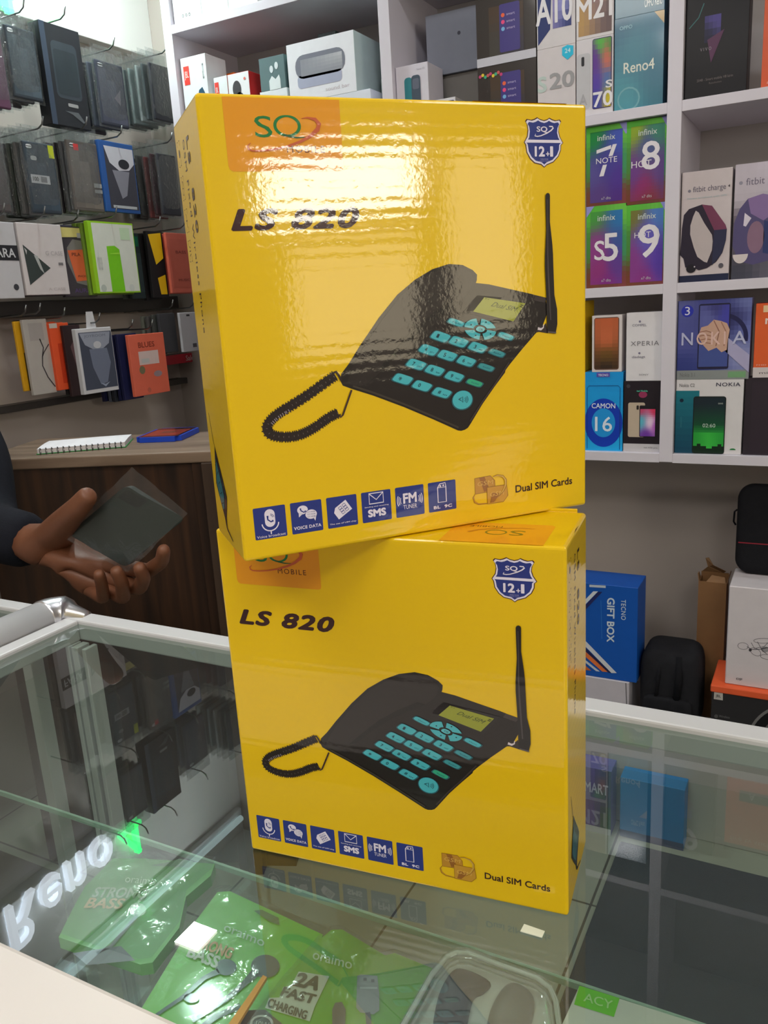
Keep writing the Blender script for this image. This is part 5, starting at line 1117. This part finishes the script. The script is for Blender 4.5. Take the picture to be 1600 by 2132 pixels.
def lump(outline, z0, h, col, lab, name, parent_):
    P = [hz(*q, z0) for q in outline]; c = sum(P, Vector())/len(P); f = MB(); vs = []; n = len(P)
    sub = []
    for i in range(n):
        p0, p1, p2, p3 = P[i-1], P[i], P[(i+1) % n], P[(i+2) % n]
        for k in range(4):
            t = k/4; sub.append(.5*((2*p1)+(p2-p0)*t+(2*p0-5*p1+4*p2-p3)*t*t+(3*p1-p0-3*p2+p3)*t**3))
    for j in range(8):
        a = j/7*math.pi/2; vs += [c.lerp(p, math.cos(a))+Vector((0, 0, h*math.sin(a))) for p in sub]
    m = len(sub); f.raw(vs, [(j*m+i, j*m+(i+1) % m, (j+1)*m+(i+1) % m, (j+1)*m+i) for j in range(7) for i in range(m)], col, 'plastic', True)
    o = finish(f, name, (c.x, c.y, z0)); return tag(o, lab, 'charger')
lump([(942, 2025), (975, 2023), (1022, 2048), (1008, 2070), (985, 2085), (965, 2150), (905, 2160), (912, 2080)], SZ+.0155, .010, (30, 42, 54), 'dark blue charger at the left in the clear tray', 'car_charger', tr)
lump([(1050, 2058), (1080, 2052), (1110, 2075), (1112, 2110), (1090, 2160), (1020, 2160), (1020, 2110)], SZ+.0155, .010, (120, 118, 112), 'grey charger at the right in the clear tray', 'car_charger', tr)
# white box with green label
q = [(1207, 2053), (1290, 2079), (1600, 2178), (1560, 2260), (1150, 2180)]
def art4(F):
    F.poly([(1207, 2053), (1291, 2079), (1279, 2118), (1196, 2092)], (104, 200, 30), 1)
    F.text3('ACY', (1215, 2086), (1275, 2104), (1218, 2068), (180, 226, 150), 2, .01)
f, base = pack('', q, SZ+.03, .028, (206, 206, 196), art4, '', '', 'card'); o = finish(f, 'accessory_box', base, 'white accessory box with a green label at lower right inside the counter', 'box')
f = MB(); P = [hz(*q, .9506) for q in ((1092, 1925), (1135, 1940), (1129, 1953), (1084, 1940))]; f.prism(P, (0, 0, .0006), (214, 220, 204), 'matte')
c = sum(P, Vector())/4; finish(f, 'paper_label', (c.x, c.y, .9502), 'small pale paper label stuck on the glass before the lower yellow box', 'label')

# ------------------------------------------------------------------ low ledge below the shelves, and what stands on it
LZ = .255
f = MB(); f.box((-1.25, 1.935, 0), (1.6, WB-.003, LZ), (190, 184, 180), 'laminate', .003); finish(f, 'low_ledge', (.2, 2.1, 0), 'low pale ledge under the wall shelf with bags and boxes on it', 'ledge')
def ledge_box(name, label, cat, lo, hi, col, art=None, key='card', side=None, bev=.001):
    f = MB(); f.box(lo, hi, side or col, key, bev, 1); F = PF(f, (0, lo[1], 0), (0, -1, 0), .0004, key)
    if art: art(F)
    return finish(f, name, ((lo[0]+hi[0])/2, (lo[1]+hi[1])/2, lo[2]), label, cat)
def b_bot(F): F.line([(1304, 1422), (1306, 1480)], .002, (90, 88, 90), 1)
ledge_box('white_carton', 'plain white carton under the blue gift box', 'box', (-.62, 1.945, LZ), (-.391, 2.12, .396), (196, 190, 198), b_bot)
def gift(F):
    B2 = (20, 96, 190)
    F.text3('GIFT BOX', (1265, 1244), (1264, 1336), (1281, 1245), (205, 220, 232), 2, .03); F.text3('TECNO', (1294, 1248), (1294, 1290), (1304, 1249), (200, 216, 230), 2, .01, 0, 1.1)
    F.poly([(1180, 1290), (1216, 1252), (1236, 1231), (1246, 1231), (1216, 1262), (1180, 1300)], (210, 216, 224), 2); F.poly([(1180, 1302), (1246, 1232), (1255, 1232), (1180, 1312)], (34, 40, 96), 2)
    F.poly([(1180, 1296), (1216, 1330), (1285, 1401), (1274, 1401), (1216, 1342), (1180, 1308)], (212, 214, 220), 2); F.poly([(1180, 1310), (1274, 1401), (1267, 1400), (1180, 1318)], (34, 36, 80), 2)
    F.poly([(1180, 1320), (1267, 1399), (1255, 1398), (1180, 1332)], (224, 118, 60), 2); F.poly([(1180, 1342), (1250, 1398), (1242, 1397), (1180, 1348)], (200, 206, 214), 2)
    F.poly([(1180, 1352), (1232, 1396), (1214, 1394), (1180, 1366)], (200, 104, 50), 2); F.line([(1252, 1250), (1254, 1330)], .001, (60, 130, 200), 2); F.poly([(1228, 1217), (1262, 1219), (1262, 1224), (1228, 1222)], (190, 200, 214), 2)
ledge_box('gift_box', 'blue gift box with white and orange diagonal stripes reading GIFT BOX', 'box', (-.60, 1.95, .3965), (-.374, 2.05, .649), (16, 84, 176), gift)
# black rounded bag
def soft(lo, hi, col, e=5, key='fabric', n=28, m=20):
    c = (Vector(lo)+Vector(hi))/2; h = (Vector(hi)-Vector(lo))/2; vs = []; fs = []
    sg = lambda v, p: math.copysign(abs(v)**p, v)
    for j in range(m+1):
        ph = -math.pi/2+math.pi*j/m
        for i in range(n):
            th = 2*math.pi*i/n; k = 2/e
            vs.append((c.x+h.x*sg(math.cos(ph), k)*sg(math.cos(th), k), c.y+h.y*sg(math.cos(ph), k)*sg(math.sin(th), k), c.z+h.z*sg(math.sin(ph), k)))
    for j in range(m):
        for i in range(n): fs.append((j*n+i, j*n+(i+1) % n, (j+1)*n+(i+1) % n, (j+1)*n+i))
    f = MB(); f.raw(vs, fs, col, key, True); return f
t = thing('camera_bag', (-.305, 2.02, LZ), 'black rounded fabric bag between the blue gift box and the brown carton', 'bag')
soft((-.372, 1.955, LZ), (-.225, 2.09, .488), (34, 34, 38), 5).build('bag_body', t)
f = soft((-.360, 1.942, LZ+.005), (-.240, 1.975, .37), (30, 30, 34), 6); f.build('front_pocket', t)
f = MB(); f.tube([(-.328, 1.952, .36), (-.322, 1.950, .42), (-.318, 1.970, .474)], .004, (26, 26, 30), 'fabric', 8); f.tube([(-.278, 1.952, .37), (-.273, 1.950, .42), (-.276, 1.970, .474)], .009, (20, 20, 24), 'fabric', 8); f.build('carry_strap', t)
# tall brown carton with torn top
t = thing('brown_carton', (-.215, 2.13, LZ), 'tall narrow brown cardboard carton with a torn open top', 'carton')
f = MB(); x0, x1, y0, y1, z1 = hy(1452, 1300, 2.106).x, hy(1510, 1300, 2.106).x, 2.106, 2.16, hy(1480, 1212, 2.106).z
for lo, hi in (((x0, y0, LZ), (x1, y0+.003, z1)), ((x0, y1-.003, LZ), (x1, y1, z1+.01)), ((x0, y0+.003, LZ), (x0+.003, y1-.003, z1)), ((x1-.003, y0+.003, LZ), (x1, y1-.003, z1)), ((x0+.003, y0+.003, LZ), (x1-.003, y1-.003, LZ+.003))): f.box(lo, hi, (140, 100, 62), 'matte')
f.build('carton_body', t)
f = MB()
f.prism([(x0, y1, z1+.008), (x0+.052, y1, z1+.008), (x0+.060, y1-.012, z1+.018), (x0+.03, y1-.02, z1+.034), (x0+.018, y1-.015, z1+.052), (x0+.010, y1-.015, z1+.050), (x0+.016, y1-.01, z1+.026)], (0, .002, 0), (140, 104, 70), 'matte')
f.prism([(x0, y0, z1), (x0, y0+.03, z1), (x0-.004, y0+.03, z1+.016), (x0-.003, y0, z1+.020)], (.002, 0, 0), (146, 108, 72), 'matte')
f.prism([(x1, y0, z1), (x1, y0+.05, z1), (x1+.004, y0+.05, z1+.018), (x1+.002, y0, z1+.014)], (.002, 0, 0), (120, 86, 56), 'matte'); f.prism([(x0+.018, y0, z1), (x1-.002, y0, z1), (x1-.006, y0+.01, z1+.012), (x0+.03, y0+.008, z1+.016)], (0, .002, 0), (150, 112, 76), 'matte')
f.build('torn_flaps', t)
# headphone box with an orange lid, drone box, laptop sleeve
def jb(F):
    F.poly([(1488, 1440), (1506, 1442), (1506, 1458), (1487, 1455)], (196, 190, 184), 2); F.text3('JBL', (1491, 1452), (1502, 1454), (1491, 1445), (80, 76, 74), 3, .01)
    F.text3('Wireless', (1498, 1493), (1520, 1496), (1498, 1488), (120, 118, 118), 2); F.text3('Bluetooth', (1498, 1507), (1516, 1509), (1498, 1502), (110, 108, 108), 2)
    F.disc(1492, 1491, 4, (90, 88, 88), 2, 4); F.disc(1492, 1505, 4, (90, 88, 88), 2, 4)
    F.disc(1640, 1545, 84, (120, 118, 118), 2, 78, 180, 360); F.disc(1640, 1545, 78, (24, 22, 24), 3, 72, 180, 360); F.disc(1640, 1545, 56, (110, 106, 104), 4, 54, 180, 360)
t = thing('headphone_box', (0, 2.03, LZ), 'dark headphone box with a bright orange lid under the white drone box', 'box')
f = MB(); f.box((-.197, 1.95, LZ), (.16, 2.10, .405), (46, 44, 46), 'card', .001, 1); F = PF(f, (0, 1.95, 0), (0, -1, 0), .0004, 'card'); jb(F); f.build('carton', t)
f = MB(); f.box((-.200, 1.947, .4055), (.163, 2.103, .424), (236, 98, 56), 'card', .003); o = f.build('orange_lid', t)
def drone(F):
    g = (96, 92, 98)
    def el(cx, cy, rx, ry, rot=0, w_=.0010):
        r = math.radians(rot); F.line([(cx+rx*math.cos(t_)*math.cos(r)-ry*math.sin(t_)*math.sin(r), cy+rx*math.cos(t_)*math.sin(r)+ry*math.sin(t_)*math.cos(r)) for t_ in [k*math.pi/9 for k in range(18)]], w_, g, 1, closed=True)
    el(1548, 1345, 11, 7, 8); el(1574, 1357, 12, 7, 30); el(1590, 1334, 20, 5, 0); el(1600, 1368, 16, 5, 8)
    F.line([(1556, 1346), (1566, 1352), (1580, 1352), (1600, 1348)], .0016, g, 1); F.line([(1565, 1338), (1572, 1350), (1592, 1346), (1600, 1338)], .0012, g, 1); F.line([(1578, 1336), (1588, 1354), (1598, 1362)], .0012, g, 1); F.disc(1594, 1352, 8, (150, 146, 150), 1, 6); F.disc(1563, 1353, 3, (60, 56, 60), 2, 3)
    F.text3('DJI', (1534, 1416), (1546, 1417), (1534, 1411), (90, 86, 92), 1, .02)
ledge_box('drone_box', 'white box with a line drawing of a small drone', 'box', (-.170, 1.965, .4245), (.12, 2.102, .673), (214, 206, 210), drone, bev=.002)
t = thing('laptop_sleeve', (-.02, 2.07, .6735), 'black padded sleeve with a thin red line standing on the drone box', 'sleeve')
P0 = hy(1534, 1090, 2.058); top_ = hy(1600, 1012, 2.058).z
xa, xb = P0.x, P0.x+.36; f = MB(); vs = []; rc = .036
def rring(ins, y):
    out = []
    for cx, cz, q in ((xb-rc, .6740+rc, -90), (xb-rc, top_-rc, 0), (xa+rc, top_-rc, 90), (xa+rc, .6740+rc, 180)):
        for k in range(9):
            a_ = math.radians(q+90*k/8); out.append((cx+(rc-ins)*math.cos(a_), y, cz+(rc-ins)*math.sin(a_)))
    return out
rows = [rring(.022, 2.058), rring(.008, 2.0585), rring(.002, 2.062), rring(0, 2.069), rring(0, 2.081), rring(.002, 2.088), rring(.008, 2.092), rring(.022, 2.0925)]
for r0 in rows: vs += r0
fs = [(j*36+i, j*36+(i+1) % 36, (j+1)*36+(i+1) % 36, (j+1)*36+i) for j in range(7) for i in range(36)]
f.raw(vs, fs, (26, 26, 30), 'fabric', True); f.face(rows[0], (26, 26, 30), 'fabric'); f.face(rows[7], (26, 26, 30), 'fabric'); f.build('sleeve_body', t)
f = MB(); zr = hy(1560, 1131, 2.057).z; f.box((xa+.006, 2.0572, zr-.0012), (xb-.01, 2.0590, zr+.0012), (150, 40, 56), 'card'); f.build('red_piping', t)
f = MB(); f.tube([(xa, 2.072, .83), (xa-.006, 2.070, .825), (xa-.007, 2.070, .800), (xa-.002, 2.070, .792)], .0022, (40, 40, 44), 'metal', 6); f.build('zip_pull', t)
ledge_box('phone_box', 'violet box edge showing between the brown carton and the drone box', 'phone box', (-.165, 2.17, LZ), (-.07, 2.22, .62), (92, 88, 190))
# boxes on the floor before the ledge, seen through the counter glass
def fl(name, label, lo, hi, col, art):
    f = MB(); f.box(lo, hi, col, 'card', .001, 1); F = Face(f, lo, (1, 0, 0), (0, 0, 1), hi[0]-lo[0], hi[2]-lo[2], .0004, 'card'); art(F); return finish(f, name, ((lo[0]+hi[0])/2, (lo[1]+hi[1])/2, lo[2]), label, 'phone box')
def smart(F):
    F.rect(0, 0, 1, .10, (206, 204, 210), 1); F.rect(0, 0, .04, 1, (196, 196, 206), 1); F.grad(.04, .1, 1, 1, blobs([(0, 1, (110, 100, 180), 1), (1, .8, (70, 80, 110), 1), (.2, .2, (80, 70, 150), 1), (1, .1, (60, 100, 70), .7)]), 6, 8, 2); F.text('SMART', .1, .62, .92, .78, (190, 190, 220), 3, .02)
fl('phone_box', 'violet phone box lettered SMART on the floor seen through the counter glass', (-.502, 1.865, .0), (-.415, 1.925, .185), (110, 104, 176), smart)
fl('phone_box', 'violet phone box beside the SMART box, mostly hidden by the lower yellow box', (-.592, 1.865, .0), (-.506, 1.925, .185), (104, 98, 170), smart)
fl('phone_box', 'bright blue carton on the floor behind the dark mat', (-.395, 1.875, .0), (-.24, 1.93, .17), (30, 130, 200), lambda F: F.rect(.0, .0, 1, .12, (60, 80, 120), 1))
f = MB(); f.box((-.385, .84, .0), (1.3, 1.84, .012), (58, 66, 76), 'fabric', .004); finish(f, 'floor_mat', (.4, 1.3, 0), 'dark blue grey mat on the tiled floor seen through the counter glass', 'mat')

# ------------------------------------------------------------------ the person at the left holding a bagged phone case
def skin_mesh(pts, edges, sub=2):
    me = bpy.data.meshes.new('s'); me.from_pydata([p[0] for p in pts], edges, []); o = bpy.data.objects.new('s', me); COL.objects.link(o)
    m = o.modifiers.new('s', 'SKIN'); m.use_smooth_shade = True
    for i, p in enumerate(pts):
        r = p[1]; me.skin_vertices[0].data[i].radius = r if isinstance(r, tuple) else (r, r)
    me.skin_vertices[0].data[0].use_root = True
    s = o.modifiers.new('d', 'SUBSURF'); s.levels = sub; s.render_levels = sub
    dg = bpy.context.evaluated_depsgraph_get(); dg.update(); e = bpy.data.meshes.new_from_object(o.evaluated_get(dg))
    vs = [v.co.copy() for v in e.vertices]; fs = [tuple(p.vertices) for p in e.polygons]
    bpy.data.objects.remove(o); bpy.data.meshes.remove(me); bpy.data.meshes.remove(e); return vs, fs
H = lambda x, y, Y: tuple(hy(x, y, Y))
C = Vector((-1.85, .95, 0)); S = Vector((.5, .866, 0)); Fv = Vector((.866, -.5, 0))   # centre, towards the left shoulder, facing
def bp(s, z, fw=0): q = C+S*s+Fv*fw; return (q.x, q.y, z)
pts = []; ed = []
def add(p, r, par=None):
    pts.append((p, r)); i = len(pts)-1
    if par is not None: ed.append((par, i))
    return i
pel = add(bp(0, .93), (.13, .095)); sp = add(bp(0, 1.10), (.115, .085), pel); ch = add(bp(0, 1.28, .005), (.135, .095), sp); nb_ = add(bp(0, 1.42), .06, ch); nk = add(bp(0, 1.50, .01), .05, nb_)
hd = add(bp(0, 1.59, .02), (.072, .085), nk); ht = add(bp(0, 1.68, .015), (.062, .075), hd)
ls = add(bp(.155, 1.385), .052, nb_); el = add((-1.45, 1.02, 1.13), .040, ls); w0 = add(H(-20, 1115, .935), .036, el)
wr = add(H(58, 1128, .918), (.036, .032), w0); pc0 = add(H(104, 1138, .920), (.044, .030), wr); pc = add(H(150, 1158, .924), (.046, .024), pc0); 
rs = add(bp(-.155, 1.385), .052, nb_); re = add(bp(-.20, 1.12), .040, rs); rw = add(bp(-.20, .90, .06), .028, re); rh = add(bp(-.20, .82, .08), .03, rw); add(bp(-.20, .76, .09), .022, rh)
for s in (1, -1):
    hp = add(bp(.085*s, .86), .085, pel); kn = add(bp(.10*s, .48), .058, hp); an = add(bp(.10*s, .10), .042, kn); add(bp(.10*s, .045, .12), .036, an)
# palm and fingers
kn1 = add(H(205, 1178, .928), (.028, .018), pc); kn2 = add(H(178, 1200, .922), (.030, .018), pc)
def finger(root, seq): 
    q = root
    for p, r in seq: q = add(p, r, q)
finger(kn1, [(H(250, 1178, .925), .0150), (H(308, 1190, .915), .0132), (H(338, 1168, .892), .0118), (H(342, 1138, .874), .0104)])
finger(kn1, [(H(236, 1202, .925), .0150), (H(290, 1226, .908), .0132), (H(300, 1202, .883), .0120), (H(287, 1174, .868), .0106)])
finger(kn2, [(H(218, 1220, .920), .0145), (H(258, 1246, .900), .0128), (H(254, 1212, .874), .0116), (H(238, 1180, .862), .0104)])
finger(kn2, [(H(186, 1226, .915), .0135), (H(216, 1246, .894), .0116), (H(212, 1216, .872), .0106), (H(204, 1188, .860), .0095)])
finger(pc0, [(H(118, 1106, .897), .029), (H(142, 1078, .878), .0225), (H(165, 1054, .866), .0185), (H(190, 1024, .866), .0155)])
vs, fs = skin_mesh(pts, ed)
per = thing('person', (C.x, C.y, 0), 'person in dark long sleeves at left edge holding out a bagged phone case', 'person')
f = MB(); f.raw(vs, fs, (116, 71, 47), 'skin', True)
f.build('body', per)
# finger nails, face, hair, clothes
def blob(p, r, col, key='skin', n=12):
    b_ = bmesh.new(); bmesh.ops.create_uvsphere(b_, u_segments=n, v_segments=n//2+2, radius=1)
    for v in b_.verts: v.co = Vector(p)+S*v.co.x*r[0]+Fv*v.co.y*r[1]+Vector((0, 0, v.co.z*r[2]))
    return b_
f = MB(); f.bm(blob(bp(0, 1.685, -.02), (.088, .105, .075), 0), (24, 20, 20), 'fabric', True); f.build('hair', per)
f = MB()
f.bm(blob(bp(0, 1.595, .115), (.012, .018, .022), 0), (116, 71, 47), 'skin', True)
for s in (.083, -.083): f.bm(blob(bp(s, 1.61, .01), (.008, .018, .028), 0), (116, 71, 47), 'skin', True)
f.build('nose_and_ears', per)
f = MB()
for s in (.032, -.032): f.bm(blob(bp(s, 1.625, .092), (.013, .008, .008), 0), (230, 226, 220), 'skin', True); f.bm(blob(bp(s, 1.625, .099), (.006, .004, .006), 0), (30, 20, 18), 'plastic', True)
f.build('eyes', per)
f = MB(); f.bm(blob(bp(0, 1.553, .098), (.024, .010, .007), 0), (130, 66, 58), 'skin', True); f.build('mouth', per)
cp = []; ce = []
def addc(p, r, par=None):
    cp.append((p, r)); i = len(cp)-1
    if par is not None: ce.append((par, i))
    return i
a0 = addc(bp(0, .90), (.150, .112)); a1 = addc(bp(0, 1.10), (.135, .105), a0); a2 = addc(bp(0, 1.28, .005), (.155, .115), a1); a3 = addc(bp(0, 1.41), .075, a2); addc(bp(0, 1.455), .066, a3)
b1_ = addc(bp(.16, 1.385), .068, a3); b2_ = addc((-1.45, 1.02, 1.13), .066, b1_); b3_ = addc(H(-30, 1110, .935), .062, b2_); b4 = addc(H(36, 1118, .922), .056, b3_); addc(H(70, 1132, .918), .052, b4)
c1 = addc(bp(-.16, 1.385), .068, a3); c2 = addc(bp(-.20, 1.12), .055, c1); addc(bp(-.20, .92, .055), .042, c2)
vs, fs = skin_mesh(cp, ce); f = MB(); f.raw(vs, fs, (26, 28, 36), 'fabric', True); f.build('dark_shirt', per)
tp = [(bp(0, .95), (.142, .108))]; te = []
for s in (1, -1):
    k = len(tp); tp += [(bp(.088*s, .84), .098), (bp(.10*s, .48), .074), (bp(.10*s, .09), .060)]; te += [(0, k), (k, k+1), (k+1, k+2)]
vs, fs = skin_mesh(tp, te); f = MB(); f.raw(vs, fs, (30, 34, 48), 'fabric', True); f.build('trousers', per)
# the thing held : dark phone case in a clear bag, lying in the palm between thumb and fingers
cs = [(262, 1010), (368, 1078), (262, 1182), (142, 1112)]
t = thing('held_phone_case_pack', H(250, 1100, .90), 'dark green phone case in a clear bag held in the hand', 'phone case')
Yh = .892
P = [hy(x, y, Yh+(.0 if i in (2, 3) else .004)) for i, (x, y) in enumerate(cs)]
def rounded(P, r=.16, n=5):
    out = []; N_ = len(P)
    for i in range(N_):
        a, b, c = P[i-1], P[i], P[(i+1) % N_]; e0 = b.lerp(a, r*.6 if (a-b).length > .1 else r); e1 = b.lerp(c, r*.6 if (c-b).length > .1 else r)
        for k in range(n+1):
            u = k/n; out.append(e0*(1-u)**2+b*2*u*(1-u)+e1*u*u)
    return out
f = MB(); R = rounded([P[0], P[1], P[2], P[3]]); nrm = (P[1]-P[0]).cross(P[3]-P[0]).normalized(); nrm = nrm if nrm.y > 0 else -nrm
f.prism([p for p in R], nrm*.010, (30, 38, 33), 'plastic')
F = Face(f, P[3], (P[2]-P[3]), (P[0]-P[3]), 1, 1, .0003, 'plastic'); 
ux, vx = (P[2]-P[3]), (P[0]-P[3])
Rq = [P[3]+ux*a+vx*b-nrm*.0005 for a, b in ((.06, .80), (.40, .80), (.40, .965), (.06, .965))]; f.face(rounded(Rq), (20, 24, 22), 'plastic')
Rq = [P[3]+ux*a+vx*b-nrm*.0004 for a, b in ((.04, .02), (.96, .02), (.96, .985), (.04, .985))]; f.face(rounded(Rq), (34, 44, 38), 'plastic')
f.build('phone_case', t)
g = MB(); vs = []; nu, nv = 10, 14
Q = [hy(276, 972, Yh-.004), hy(392, 1068, Yh-.004), hy(268, 1192, Yh-.004), hy(130, 1118, Yh-.004)]
for j in range(nv+1):
    for i in range(nu+1):
        u, v = i/nu, j/nv; p = Q[0].lerp(Q[1], u).lerp(Q[3].lerp(Q[2], u), v); n_ = mnoise.noise(p*45)
        vs.append(p+Vector((0, -.004*abs(n_), .002*n_)))
g.raw(vs, [(j*(nu+1)+i, j*(nu+1)+i+1, (j+1)*(nu+1)+i+1, (j+1)*(nu+1)+i) for j in range(nv) for i in range(nu)], (255, 255, 255), 'clear_film', True)
g.build('clear_bag', t)
